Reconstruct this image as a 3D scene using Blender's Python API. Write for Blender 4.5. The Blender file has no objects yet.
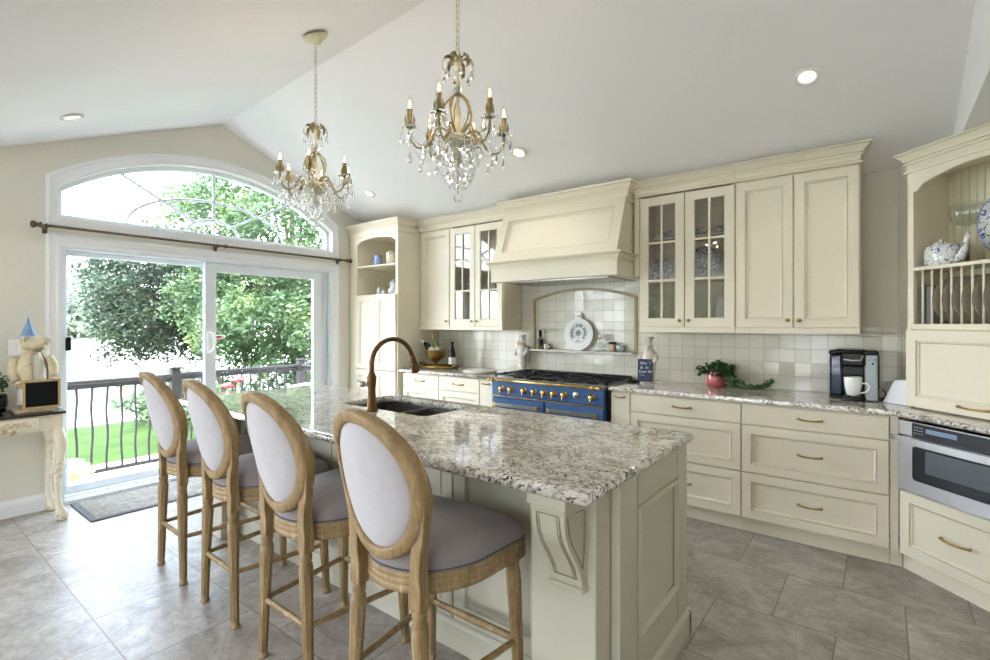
import bpy, bmesh, math, random
from mathutils import Vector, Matrix
random.seed(7)
PI = math.pi
SC = bpy.context.scene
COL = SC.collection
Q = math.sqrt(0.5)
F = 498.5; HY = 323.0; H = 1.41
FW = Vector((-0.6133016, 0.7898488, 0)); RT = Vector((0.7898488, 0.6133016, 0))

def srgb(r, g, b):
    def c(v):
        v /= 255.0
        return v / 12.92 if v <= 0.04045 else ((v + 0.055) / 1.055) ** 2.4
    return (c(r), c(g), c(b), 1)

# ---------------------------------------------------------------- materials
MATS = {}
def newmat(name):
    m = bpy.data.materials.new(name); m.use_nodes = True
    nt = m.node_tree
    b = nt.nodes['Principled BSDF']
    MATS[name] = m
    return m, nt, b
def N(nt, typ, **kw):
    n = nt.nodes.new(typ)
    for k, v in kw.items():
        if k in n.inputs: n.inputs[k].default_value = v
        else: setattr(n, k, v)
    return n
def L(nt, a, b): nt.links.new(a, b)
def ramp(nt, src, stops, interp='LINEAR'):
    r = nt.nodes.new('ShaderNodeValToRGB'); r.color_ramp.interpolation = interp
    el = r.color_ramp.elements
    el[0].position, el[0].color = stops[0][0], stops[0][1]
    el[1].position, el[1].color = stops[1][0], stops[1][1]
    for p, c in stops[2:]:
        e = el.new(p); e.color = c
    L(nt, src, r.inputs['Fac'])
    return r.outputs['Color']
def objco(nt, scale=(1, 1, 1), rot=(0, 0, 0), loc=(0, 0, 0)):
    t = nt.nodes.new('ShaderNodeTexCoord'); mp = nt.nodes.new('ShaderNodeMapping')
    mp.inputs['Scale'].default_value = scale; mp.inputs['Rotation'].default_value = rot; mp.inputs['Location'].default_value = loc
    L(nt, t.outputs['Object'], mp.inputs['Vector'])
    return mp.outputs['Vector']
def noise(nt, vec, scale, detail=3, rough=.5, dist=0):
    n = N(nt, 'ShaderNodeTexNoise'); n.inputs['Scale'].default_value = scale
    n.inputs['Detail'].default_value = detail; n.inputs['Roughness'].default_value = rough
    n.inputs['Distortion'].default_value = dist
    if vec is not None: L(nt, vec, n.inputs['Vector'])
    return n.outputs['Fac']
def mixc(nt, fac, a, b, mode='MIX'):
    m = nt.nodes.new('ShaderNodeMix'); m.data_type = 'RGBA'; m.blend_type = mode
    for s, v in ((0, fac), (6, a), (7, b)):
        if hasattr(v, 'links') or hasattr(v, 'is_linked'): L(nt, v, m.inputs[s])
        else: m.inputs[s].default_value = v
    return m.outputs[2]
def bump(nt, b, h, strength=.2, dist=.002):
    bn = nt.nodes.new('ShaderNodeBump'); bn.inputs['Strength'].default_value = strength; bn.inputs['Distance'].default_value = dist
    L(nt, h, bn.inputs['Height']); L(nt, bn.outputs['Normal'], b.inputs['Normal'])
def plain(name, c, rough=.5, metal=0, coat=0, var=0, vs=8, spec=None, bmp=0, bs=60):
    m, nt, b = newmat(name)
    b.inputs['Roughness'].default_value = rough; b.inputs['Metallic'].default_value = metal
    b.inputs['Coat Weight'].default_value = coat
    if spec is not None: b.inputs['Specular IOR Level'].default_value = spec
    vec = objco(nt)
    if var:
        d = tuple(max(0, x * (1 - var)) for x in c[:3]) + (1,); e = tuple(min(1, x * (1 + var * .6)) for x in c[:3]) + (1,)
        L(nt, ramp(nt, noise(nt, vec, vs, 4), [(.3, d), (.7, e)]), b.inputs['Base Color'])
    else: b.inputs['Base Color'].default_value = c
    if bmp: bump(nt, b, noise(nt, vec, bs, 3), bmp)
    return m
CREAM = plain('cream_paint', srgb(228, 219, 198), .48, var=.03, vs=3, bmp=.04, bs=180)
ISL = plain('island_paint', srgb(192, 188, 170), .42, var=.03, vs=3, bmp=.04, bs=180)
GLAZE = plain('glaze_line', srgb(136, 130, 112), .6)
WALLM = plain('wall_paint', srgb(217, 213, 200), .75, var=.02, vs=2, bmp=.05, bs=220)
CEILM = plain('ceiling_paint', srgb(234, 232, 231), .8, var=.015, vs=2, bmp=.05, bs=200)
WHITE = plain('white_trim_paint', srgb(232, 233, 234), .35, var=.015, vs=4)
VINYL = plain('white_vinyl', srgb(222, 228, 232), .3)
BRASS = plain('antique_brass', srgb(174, 144, 84), .32, metal=1, var=.3, vs=40)
GOLD = plain('polished_brass', srgb(208, 178, 112), .22, metal=1)
ROD = plain('dark_bronze', srgb(96, 80, 64), .4, metal=.8)
STEEL = plain('brushed_steel', srgb(168, 166, 163), .22, metal=1, var=.06, vs=30)
BLACK = plain('black_plastic', srgb(12, 12, 13), .2, spec=.35)
IRON = plain('cast_iron', srgb(12, 13, 18), .5, var=.3, vs=50, spec=.3)
BLUE = plain('blue_enamel', srgb(64, 98, 148), .22, coat=.5, var=.05)
WPORC = plain('white_porcelain', srgb(236, 236, 234), .15, coat=.4)
GREYP = plain('stoneware_plate', srgb(176, 170, 156), .3, coat=.2, var=.05)
PGOLD = plain('plate_rim', srgb(150, 122, 84), .35)
CLOTH = plain('white_cloth', srgb(226, 228, 232), .9, bmp=.2, bs=60)
DARKWOOD = plain('dark_wood_top', srgb(48, 34, 32), .25, var=.2)
SLATE = plain('chalkboard_black', srgb(14, 15, 18), .6, spec=.15)
NAVY = plain('navy_board', srgb(38, 56, 88), .5)
CHALK = plain('chalk_white', srgb(225, 225, 225), .9)
PINK = plain('pink_glaze', srgb(196, 98, 98), .22, coat=.6, var=.12, vs=25)
WOODL = plain('light_wood_frame', srgb(188, 156, 108), .5, var=.15, vs=30)
REDP = plain('red_paint', srgb(206, 40, 54), .4)
TERRA = plain('pinkish_ceramic', srgb(224, 212, 202), .4, var=.3, vs=28, coat=.2)
BOTTLE = plain('dark_glass', srgb(9, 10, 11), .12, spec=.3)
LABEL = plain('paper_label', srgb(210, 205, 198), .7, var=.15, vs=60)
STATM = plain('statue_beige', srgb(206, 192, 160), .55, var=.18, vs=22)
STATW = plain('statue_white', srgb(222, 216, 204), .55, var=.1, vs=22)
HATB = plain('hat_blue', srgb(122, 152, 192), .55, var=.12, vs=20)
GREY = plain('grey_board', srgb(196, 198, 196), .5, var=.05, vs=20)
DKTEXT = plain('dark_print', srgb(70, 74, 84), .6)
MARBLE = plain('pale_stone', srgb(206, 202, 192), .3, var=.06)
RAILM = plain('railing_brown', srgb(30, 24, 24), .7, var=.2)
CONC = plain('deck_boards', srgb(205, 200, 192), .8, var=.1)
BARK = plain('bark', srgb(84, 70, 58), .9, var=.3)
SINKM = plain('sink_composite', srgb(66, 58, 58), .35, var=.1)
GREYSLAT = plain('book_grey', srgb(132, 136, 138), .6)
ORANGE = plain('orange_wood', srgb(196, 138, 70), .5)

def beadboard():
    m, nt, b = newmat('bead_board'); b.inputs['Roughness'].default_value = .4
    b.inputs['Base Color'].default_value = srgb(214, 207, 178)
    return m
BEAD = beadboard()

def granite():
    m, nt, b = newmat('granite')
    v = objco(nt, scale=(1, 1.35, 1.2), rot=(0, 0, .5))
    base = ramp(nt, noise(nt, v, 7, 5, .6, .6), [(.3, srgb(206, 196, 176)), (.5, srgb(230, 225, 215)), (.72, srgb(240, 238, 234))])
    gr = ramp(nt, noise(nt, v, 26, 5, .72, .8), [(.50, (0, 0, 0, 1)), (.64, (.9, .9, .9, 1))])
    c = mixc(nt, gr, base, srgb(168, 162, 156))
    vn = ramp(nt, noise(nt, v, 3.2, 7, .62, 2.2), [(.47, (0, 0, 0, 1)), (.495, (.75, .75, .75, 1)), (.505, (.75, .75, .75, 1)), (.53, (0, 0, 0, 1))])
    c = mixc(nt, vn, c, srgb(128, 118, 108))
    v2 = objco(nt, scale=(1, 1.6, 1.4), rot=(0, 0, .35))
    sp = ramp(nt, noise(nt, v2, 50, 4, .66, .7), [(.575, (0, 0, 0, 1)), (.60, (1, 1, 1, 1))])
    c = mixc(nt, sp, c, srgb(78, 70, 68))
    sp2 = ramp(nt, noise(nt, v, 85, 3, .6, .3), [(.56, (0, 0, 0, 1)), (.585, (1, 1, 1, 1))])
    big = ramp(nt, noise(nt, v, 9, 3, .5), [(.42, (0, 0, 0, 1)), (.6, (1, 1, 1, 1))])
    c = mixc(nt, mixc(nt, 1.0, sp2, big, 'MULTIPLY'), c, srgb(42, 38, 40))
    L(nt, c, b.inputs['Base Color'])
    b.inputs['Roughness'].default_value = .07; b.inputs['Coat Weight'].default_value = .3; b.inputs['Coat Roughness'].default_value = .03
    return m
GRANITE = granite()

def floor_mat():
    m, nt, b = newmat('floor_tile')
    W = .508; R = .5025
    v = objco(nt, loc=(.672 + .254 + 20 * W, -3.213 + 20 * R, 0))
    br = nt.nodes.new('ShaderNodeTexBrick'); L(nt, v, br.inputs['Vector'])
    br.offset = .5; br.offset_frequency = 2; br.squash = 1
    for k, val in (('Scale', 1), ('Mortar Size', .0031), ('Mortar Smooth', .1), ('Bias', 0), ('Brick Width', W), ('Row Height', R)): br.inputs[k].default_value = val
    br.inputs['Color1'].default_value = (0, 0, 0, 1); br.inputs['Color2'].default_value = (1, 1, 1, 1); br.inputs['Mortar'].default_value = (.5, .5, .5, 1)
    v2 = objco(nt, scale=(1, 1.25, 1), rot=(0, 0, .6))
    # per-tile offset so veins break at joints
    ad = nt.nodes.new('ShaderNodeVectorMath'); ad.operation = 'MULTIPLY_ADD'
    L(nt, br.outputs['Color'], ad.inputs[0]); ad.inputs[1].default_value = (5, 7, 3); L(nt, v2, ad.inputs[2])
    n1 = noise(nt, ad.outputs[0], 3.2, 7, .62, 1.0)
    n2 = noise(nt, ad.outputs[0], 19, 7, .74, .9)
    c = ramp(nt, n1, [(.28, srgb(140, 132, 122)), (.44, srgb(162, 155, 146)), (.58, srgb(176, 170, 162)), (.74, srgb(200, 196, 190))])
    c2 = ramp(nt, n2, [(.36, (.60, .58, .55, 1)), (.50, (.88, .87, .86, 1)), (.62, (1.12, 1.12, 1.12, 1))])
    c = mixc(nt, .6, c, mixc(nt, 1.0, c, c2, 'MULTIPLY'))
    tv = ramp(nt, br.outputs['Color'], [(0, (.93, .93, .93, 1)), (1, (1.0, .995, .985, 1))])
    c = mixc(nt, 1.0, c, tv, 'MULTIPLY')
    c = mixc(nt, br.outputs['Fac'], c, srgb(130, 114, 96))
    L(nt, c, b.inputs['Base Color'])
    rr = ramp(nt, n2, [(.3, (.42, .42, .42, 1)), (.7, (.34, .34, .34, 1))]); L(nt, rr, b.inputs['Roughness']); b.inputs['Specular IOR Level'].default_value = .34
    inv = nt.nodes.new('ShaderNodeMath'); inv.operation = 'SUBTRACT'; inv.inputs[0].default_value = 1; L(nt, br.outputs['Fac'], inv.inputs[1])
    bump(nt, b, inv.outputs[0], .35, .003)
    return m
FLOORM = floor_mat()

def tile_mat():
    m, nt, b = newmat('backsplash_tile')
    t = nt.nodes.new('ShaderNodeTexCoord'); sp = nt.nodes.new('ShaderNodeSeparateXYZ'); L(nt, t.outputs['Object'], sp.inputs[0])
    nx = nt.nodes.new('ShaderNodeMath'); nx.operation = 'SUBTRACT'; L(nt, sp.outputs['X'], nx.inputs[0]); L(nt, sp.outputs['Y'], nx.inputs[1])
    cb = nt.nodes.new('ShaderNodeCombineXYZ'); L(nt, sp.outputs['X'], cb.inputs[0]); L(nt, sp.outputs['Z'], cb.inputs[1])
    mp = nt.nodes.new('ShaderNodeMapping'); L(nt, cb.outputs[0], mp.inputs[0]); mp.inputs['Location'].default_value = (10.16, -.914 + 1.016, 0)
    br = nt.nodes.new('ShaderNodeTexBrick'); L(nt, mp.outputs[0], br.inputs['Vector'])
    br.offset = 0; br.offset_frequency = 2
    for k, val in (('Scale', 1), ('Mortar Size', .0016), ('Mortar Smooth', .3), ('Bias', 0), ('Brick Width', .1016), ('Row Height', .1016)): br.inputs[k].default_value = val
    br.inputs['Color1'].default_value = (0, 0, 0, 1); br.inputs['Color2'].default_value = (1, 1, 1, 1)
    c = ramp(nt, br.outputs['Color'], [(0, srgb(210, 206, 190)), (1, srgb(218, 214, 199))])
    c = mixc(nt, br.outputs['Fac'], c, srgb(168, 162, 146))
    L(nt, c, b.inputs['Base Color'])
    b.inputs['Roughness'].default_value = .12
    # each tile leans a hair differently, as hand-set glazed tile does
    geo = nt.nodes.new('ShaderNodeNewGeometry')
    wn = nt.nodes.new('ShaderNodeTexWhiteNoise'); wn.noise_dimensions = '3D'
    fl = nt.nodes.new('ShaderNodeVectorMath'); fl.operation = 'SNAP'; L(nt, mp.outputs[0], fl.inputs[0]); fl.inputs[1].default_value = (.1016, .1016, 1)
    L(nt, fl.outputs[0], wn.inputs['Vector'])
    s1 = nt.nodes.new('ShaderNodeVectorMath'); s1.operation = 'SUBTRACT'; L(nt, wn.outputs['Color'], s1.inputs[0]); s1.inputs[1].default_value = (.5, .5, .5)
    s2 = nt.nodes.new('ShaderNodeVectorMath'); s2.operation = 'SCALE'; L(nt, s1.outputs[0], s2.inputs[0]); s2.inputs['Scale'].default_value = .05
    s3 = nt.nodes.new('ShaderNodeVectorMath'); s3.operation = 'ADD'; L(nt, geo.outputs['Normal'], s3.inputs[0]); L(nt, s2.outputs[0], s3.inputs[1])
    s4 = nt.nodes.new('ShaderNodeVectorMath'); s4.operation = 'NORMALIZE'; L(nt, s3.outputs[0], s4.inputs[0])
    inv = nt.nodes.new('ShaderNodeMath'); inv.operation = 'SUBTRACT'; inv.inputs[0].default_value = 1; L(nt, br.outputs['Fac'], inv.inputs[1])
    bn = nt.nodes.new('ShaderNodeBump'); bn.inputs['Strength'].default_value = .5; bn.inputs['Distance'].default_value = .002
    L(nt, inv.outputs[0], bn.inputs['Height']); L(nt, s4.outputs[0], bn.inputs['Normal']); L(nt, bn.outputs['Normal'], b.inputs['Normal'])
    return m
TILE = tile_mat()

def wood_mat(name, a, bcol, cc):
    m, nt, b = newmat(name)
    v = objco(nt, scale=(9, 9, 1.6))
    n = noise(nt, v, 3.0, 6, .65, 1.2)
    c = ramp(nt, n, [(.25, a), (.5, bcol), (.75, cc)])
    ws = ramp(nt, noise(nt, objco(nt, scale=(30, 30, 5)), 2.2, 5, .75, .5), [(.60, (0, 0, 0, 1)), (.72, (1, 1, 1, 1))])
    c = mixc(nt, ws, c, srgb(200, 190, 168))
    L(nt, c, b.inputs['Base Color']); b.inputs['Roughness'].default_value = .5
    bump(nt, b, n, .15, .002)
    return m
OAK = wood_mat('weathered_oak', srgb(108, 84, 52), srgb(148, 122, 84), srgb(178, 154, 116))
def fabric(name, c):
    m, nt, b = newmat(name)
    v = objco(nt)
    w1 = nt.nodes.new('ShaderNodeTexWave'); w1.bands_direction = 'X'; w1.inputs['Scale'].default_value = 160; w1.inputs['Distortion'].default_value = 1.5; L(nt, v, w1.inputs[0])
    w2 = nt.nodes.new('ShaderNodeTexWave'); w2.bands_direction = 'Z'; w2.inputs['Scale'].default_value = 160; w2.inputs['Distortion'].default_value = 1.5; L(nt, v, w2.inputs[0])
    s = nt.nodes.new('ShaderNodeMath'); s.operation = 'ADD'; L(nt, w1.outputs['Fac'], s.inputs[0]); L(nt, w2.outputs['Fac'], s.inputs[1])
    d = tuple(x * .86 for x in c[:3]) + (1,)
    col = ramp(nt, s.outputs[0], [(.2, d), (1, c)])
    col = mixc(nt, .5, col, ramp(nt, noise(nt, v, 25, 4), [(.3, d), (.7, c)]))
    L(nt, col, b.inputs['Base Color']); b.inputs['Roughness'].default_value = .9
    b.inputs['Sheen Weight'].default_value = .3
    bump(nt, b, s.outputs[0], .15, .001)
    return m
LINEN = fabric('linen_back', srgb(196, 192, 196))
SEATF = fabric('seat_linen', srgb(138, 129, 130))
PIPEM = plain('piping', srgb(80, 78, 84), .8)

def rug_mat():
    m, nt, b = newmat('mat_weave')
    v = objco(nt)
    n = noise(nt, v, 16, 6, .7, 1.5)
    c = ramp(nt, n, [(.35, srgb(96, 88, 78)), (.5, srgb(122, 114, 102)), (.65, srgb(146, 138, 126))])
    L(nt, c, b.inputs['Base Color']); b.inputs['Roughness'].default_value = .95
    bump(nt, b, noise(nt, v, 200, 2), .3)
    return m
RUGM = rug_mat()
RUGB = plain('mat_border', srgb(92, 92, 92), .9, var=.15, vs=60)

def bluewhite(name, scale=38, base=srgb(222, 222, 218), ink=srgb(80, 98, 150), th=.535):
    m, nt, b = newmat(name)
    v = objco(nt)
    f = ramp(nt, noise(nt, v, scale, 4, .6, 1.8), [(th, (0, 0, 0, 1)), (th + .05, (1, 1, 1, 1))])
    L(nt, mixc(nt, f, base, ink), b.inputs['Base Color']); b.inputs['Roughness'].default_value = .15; b.inputs['Coat Weight'].default_value = .5
    return m
BW = bluewhite('blue_white_china')
BW2 = bluewhite('blue_toile', 60, ink=srgb(96, 108, 138), th=.47)
BWP = bluewhite('blue_stoneware', 70, srgb(150, 164, 200), srgb(104, 124, 178), .5)
DISTR = None
def distressed():
    m, nt, b = newmat('distressed_white_paint')
    v = objco(nt)
    f = ramp(nt, noise(nt, v, 14, 7, .7, .8), [(.54, (0, 0, 0, 1)), (.66, (1, 1, 1, 1))])
    L(nt, mixc(nt, f, srgb(226, 216, 194), srgb(170, 138, 96)), b.inputs['Base Color']); b.inputs['Roughness'].default_value = .55
    bump(nt, b, noise(nt, v, 40, 4), .3)
    return m
DISTR = distressed()
CARVE = plain('carved_paint', srgb(212, 198, 172), .6, var=.35, vs=70, bmp=.8, bs=70)

def glass_pane(name, tint=(1, 1, 1, 1), refl=1.0):
    m, nt, b = newmat(name)
    nt.nodes.remove(b)
    out = [n for n in nt.nodes if n.type == 'OUTPUT_MATERIAL'][0]
    tr = nt.nodes.new('ShaderNodeBsdfTransparent'); tr.inputs[0].default_value = tint
    gl = nt.nodes.new('ShaderNodeBsdfGlossy'); gl.inputs['Roughness'].default_value = .0
    fr = nt.nodes.new('ShaderNodeFresnel')
    ge = nt.nodes.new('ShaderNodeNewGeometry'); io = nt.nodes.new('ShaderNodeMapRange'); L(nt, ge.outputs['Backfacing'], io.inputs['Value']); io.inputs['To Min'].default_value = 1.5; io.inputs['To Max'].default_value = 1 / 1.5; L(nt, io.outputs[0], fr.inputs[0])
    ml = nt.nodes.new('ShaderNodeMath'); ml.operation = 'MULTIPLY'; L(nt, fr.outputs[0], ml.inputs[0]); ml.inputs[1].default_value = refl
    mx = nt.nodes.new('ShaderNodeMixShader'); L(nt, ml.outputs[0], mx.inputs[0]); L(nt, tr.outputs[0], mx.inputs[1]); L(nt, gl.outputs[0], mx.inputs[2])
    L(nt, mx.outputs[0], out.inputs[0])
    return m
GLASS = glass_pane('window_glass', (.97, .99, .98, 1), 1.0)
CGLASS = glass_pane('cabinet_glass', (.82, .82, .80, 1), 2.4)
TGLASS = glass_pane('thin_glass', (.90, .92, .92, 1), 1.6)
def crystal():
    m, nt, b = newmat('crystal'); nt.nodes.remove(b)
    out = [n for n in nt.nodes if n.type == 'OUTPUT_MATERIAL'][0]
    g = nt.nodes.new('ShaderNodeBsdfGlass'); g.inputs['IOR'].default_value = 1.52; g.inputs['Roughness'].default_value = 0
    t = nt.nodes.new('ShaderNodeBsdfTransparent'); mx = nt.nodes.new('ShaderNodeMixShader'); mx.inputs[0].default_value = .12
    L(nt, g.outputs[0], mx.inputs[1]); L(nt, t.outputs[0], mx.inputs[2]); L(nt, mx.outputs[0], out.inputs[0])
    return m
CRYSTAL = crystal()
CHGOLD = plain('aged_gilt', srgb(152, 138, 96), .45, metal=.35, var=.35, vs=40)
CHCREAM = plain('aged_cream_metal', srgb(206, 200, 170), .45, metal=.2, var=.15, vs=50)
def emis(name, c, s):
    m, nt, b = newmat(name)
    b.inputs['Base Color'].default_value = c; b.inputs['Emission Color'].default_value = c; b.inputs['Emission Strength'].default_value = s
    return m
LAMPE = emis('downlight_glow', srgb(255, 224, 200), .34)
FLAME = emis('filament_glow', srgb(255, 176, 120), 5)
def leafmat(name, a, b_, c_):
    m, nt, b = newmat(name)
    v = objco(nt)
    c = ramp(nt, noise(nt, v, 1.3, 4, .7), [(.3, a), (.5, b_), (.7, c_)])
    L(nt, c, b.inputs['Base Color']); b.inputs['Roughness'].default_value = .55
    out = [n for n in nt.nodes if n.type == 'OUTPUT_MATERIAL'][0]
    t = nt.nodes.new('ShaderNodeBsdfTranslucent'); L(nt, c, t.inputs[0])
    mx = nt.nodes.new('ShaderNodeMixShader'); mx.inputs[0].default_value = .35
    L(nt, b.outputs[0], mx.inputs[1]); L(nt, t.outputs[0], mx.inputs[2]); L(nt, mx.outputs[0], out.inputs[0])
    return m
LEAF1 = leafmat('leaf_green', srgb(38, 48, 40), srgb(58, 72, 56), srgb(84, 98, 70))
LEAF2 = leafmat('leaf_bright', srgb(56, 78, 54), srgb(80, 104, 68), srgb(122, 140, 88))
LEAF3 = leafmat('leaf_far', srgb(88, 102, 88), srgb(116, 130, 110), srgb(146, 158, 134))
IVY = leafmat('ivy_leaf', srgb(34, 62, 38), srgb(64, 102, 60), srgb(124, 150, 96))
GRASS = plain('lawn_grass', srgb(52, 74, 32), .95, var=.35, vs=1.2)
b_ = GRASS.node_tree.nodes['Principled BSDF']; b_.inputs['Specular IOR Level'].default_value = .05
BOUNCE = plain('pale_bounce', srgb(208, 202, 196), .9, var=.1)  # kept pale so the unseen ground bounces white light indoors
WATER = plain('pond_water', srgb(150, 160, 158), .08, var=.05, bmp=.3, bs=3)
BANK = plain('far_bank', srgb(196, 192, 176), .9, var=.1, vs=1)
# ---------------------------------------------------------------- mesh builder
WM = {}
class G:
    def __init__(s): s.v = []; s.f = []; s.s = []; s.M = None
    def add(s, vs, fs, smooth=False, M=None):
        o = len(s.v)
        for p in vs:
            p = Vector(p)
            if M is not None: p = M @ p
            if s.M is not None: p = s.M @ p
            s.v.append(p)
        for f in fs: s.f.append([o + i for i in f]); s.s.append(smooth)
    def box(s, x0, x1, y0, y1, z0, z1, b=0, seg=1, M=None):
        if x1 < x0: x0, x1 = x1, x0
        if y1 < y0: y0, y1 = y1, y0
        if z1 < z0: z0, z1 = z1, z0
        if not b:
            s.add([(x0, y0, z0), (x1, y0, z0), (x1, y1, z0), (x0, y1, z0), (x0, y0, z1), (x1, y0, z1), (x1, y1, z1), (x0, y1, z1)],
                  [(3, 2, 1, 0), (4, 5, 6, 7), (0, 1, 5, 4), (1, 2, 6, 5), (2, 3, 7, 6), (3, 0, 4, 7)], M=M)
            return
        bm = bmesh.new(); bmesh.ops.create_cube(bm, size=1)
        for v in bm.verts: v.co = Vector(((x0 + x1) / 2 + v.co.x * (x1 - x0), (y0 + y1) / 2 + v.co.y * (y1 - y0), (z0 + z1) / 2 + v.co.z * (z1 - z0)))
        bmesh.ops.bevel(bm, geom=bm.edges[:], offset=b, segments=seg, affect='EDGES', profile=.5)
        s.bm(bm, smooth=False, M=M); bm.free()
    def bm(s, bm, smooth=False, M=None):
        bm.verts.index_update()
        s.add([v.co.copy() for v in bm.verts], [[v.index for v in f.verts] for f in bm.faces], smooth, M)
    def ringloft(s, rings, closed=True, cap0=True, cap1=True, smooth=True, M=None):
        n = len(rings[0]); vs = [p for r in rings for p in r]; fs = []
        for i in range(len(rings) - 1):
            for j in range(n if closed else n - 1):
                k = (j + 1) % n
                fs.append((i * n + j, i * n + k, (i + 1) * n + k, (i + 1) * n + j))
        s.add(vs, fs, smooth, M)
        if cap0: s.add(rings[0], [tuple(range(n - 1, -1, -1))], False, M)
        if cap1: s.add(rings[-1], [tuple(range(n))], False, M)
    def tube(s, pts, r, n=8, closed=False, cap=True, smooth=True, sx=1.0, M=None):
        pts = [Vector(p) for p in pts]; m = len(pts); rings = []
        up = None
        for i, p in enumerate(pts):
            if closed: t = pts[(i + 1) % m] - pts[i - 1]
            else: t = pts[min(i + 1, m - 1)] - pts[max(i - 1, 0)]
            if t.length < 1e-9: t = Vector((0, 0, 1))
            t.normalize()
            if up is None:
                up = Vector((0, 0, 1)) if abs(t.z) < .9 else Vector((1, 0, 0))
            a = t.cross(up)
            if a.length < 1e-6: a = t.cross(Vector((0, 1, 0)))
            a.normalize(); b = a.cross(t).normalized(); up = b
            rr = r[i] if isinstance(r, (list, tuple)) else r
            rings.append([p + a * math.cos(2 * PI * k / n) * rr * sx + b * math.sin(2 * PI * k / n) * rr for k in range(n)])
        if closed: rings.append(rings[0])
        s.ringloft(rings, True, cap and not closed, cap and not closed, smooth, M)
    def cyl(s, p0, p1, r0, r1=None, n=16, smooth=True, M=None):
        s.tube([p0, p1], [r0, r0 if r1 is None else r1], n, M=M, smooth=smooth)
    def lathe(s, prof, c=(0, 0, 0), n=24, M=None, smooth=True, sx=1, sy=1, cap=True):
        rings = [[(c[0] + max(r, 1e-4) * sx * math.cos(2 * PI * k / n), c[1] + max(r, 1e-4) * sy * math.sin(2 * PI * k / n), c[2] + z) for k in range(n)] for r, z in prof]
        s.ringloft(rings, True, cap and prof[0][0] > 1.1e-3, cap and prof[-1][0] > 1.1e-3, smooth, M)
    def ball(s, c, r, n=12, sz=1.0, sx=1, sy=1, M=None):
        m = max(4, n // 2)
        s.lathe([(r * math.sin(PI * i / m), -r * sz * math.cos(PI * i / m)) for i in range(m + 1)], c, n, M, True, sx, sy)
    def prism(s, poly, a, b, m, smooth=False):
        # poly of 2-D points, extruded from depth a to b; m(u, v, d) -> 3-D
        n = len(poly)
        A = [m(u, v, a) for u, v in poly]; B = [m(u, v, b) for u, v in poly]
        s.add(A + B, [tuple(range(n - 1, -1, -1)), tuple(range(n, 2 * n))])
        s.add(A + B, [(i, (i + 1) % n, n + (i + 1) % n, n + i) for i in range(n)], smooth)
    def build(s, name, mat, parent=None, fix=True):
        me = bpy.data.meshes.new(name)
        vs = s.v
        if parent is not None and parent.name in WM:
            I = WM[parent.name].inverted(); vs = [I @ p for p in vs]
        me.from_pydata([tuple(p) for p in vs], [], s.f)
        me.polygons.foreach_set('use_smooth', s.s)
        me.materials.append(mat); me.update()
        if fix:
            bm = bmesh.new(); bm.from_mesh(me)
            bmesh.ops.remove_doubles(bm, verts=bm.verts[:], dist=1e-5)
            bmesh.ops.recalc_face_normals(bm, faces=bm.faces[:]); bm.to_mesh(me); bm.free()
        o = bpy.data.objects.new(name, me); COL.objects.link(o)
        if parent is not None:
            o.parent = parent
            if parent.name in WM: WM[o.name] = WM[parent.name]
        return o
def setm(o, mats):
    for m in mats: o.data.materials.append(m)
def thing(name, label, cat, loc=(0, 0, 0), rz=0, group=None):
    o = bpy.data.objects.new(name, None); COL.objects.link(o)
    o.empty_display_size = .05
    o.location = loc; o.rotation_euler = (0, 0, rz); o['label'] = label; o['category'] = cat
    if group: o['group'] = group
    WM[o.name] = Matrix.Translation(loc) @ Matrix.Rotation(rz, 4, 'Z')
    return o
def tag(o, label, cat, group=None, kind=None):
    o['label'] = label; o['category'] = cat
    if group: o['group'] = group
    if kind: o['kind'] = kind
    return o
def struct(o, label=None, cat=None):
    o['kind'] = 'structure'
    if label: o['label'] = label
    if cat: o['category'] = cat
    return o
def copy_tree(o, parent=None):
    c = o.copy(); COL.objects.link(c)
    c.parent = parent
    for ch in list(o.children): copy_tree(ch, c)
    return c
def text_geo(g, s, size, M, extr=.0006, align='CENTER'):
    cu = bpy.data.curves.new('t', 'FONT'); cu.body = s; cu.size = size; cu.align_x = align; cu.align_y = 'CENTER'; cu.extrude = extr; cu.resolution_u = 3
    o = bpy.data.objects.new('t', cu); COL.objects.link(o)
    dg = bpy.context.evaluated_depsgraph_get(); me = bpy.data.meshes.new_from_object(o.evaluated_get(dg))
    g.add([v.co.copy() for v in me.vertices], [list(p.vertices) for p in me.polygons], False, M)
    bpy.data.objects.remove(o); bpy.data.curves.remove(cu); bpy.data.meshes.remove(me)
def onY(u, v, Y):
    l = (u - 495) / F; r = FW + RT * l; t = Y / r.y
    return Vector((r.x * t, Y, H + (HY - v) / F * t))
def rects(g, x0, x1, z0, z1, y0, loops, th, glass=False):
    # nested rectangular loops of a framed front that faces -y; loops = [(inset, dy), ...]
    R = []
    def rl(i, y): return [(x0 + i, y, z0 + i), (x1 - i, y, z0 + i), (x1 - i, y, z1 - i), (x0 + i, y, z1 - i)]
    R.append(rl(0, y0 + th))
    for i, dy in loops: R.append(rl(i, y0 + dy))
    if glass:
        R.append(rl(loops[-1][0], y0 + th)); R.append(rl(0, y0 + th))
        g.ringloft(R, True, False, False, False)
    else: g.ringloft(R, True, True, True, False)
SLAB = [(0, .003), (.003, 0)]
def PAN(fr=.055): return [(0, .003), (.003, 0), (fr, 0), (fr + .0005, .013), (fr + .0045, .013), (fr + .005, .004), (fr + .011, .006), (fr + .0155, .015)]
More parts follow.
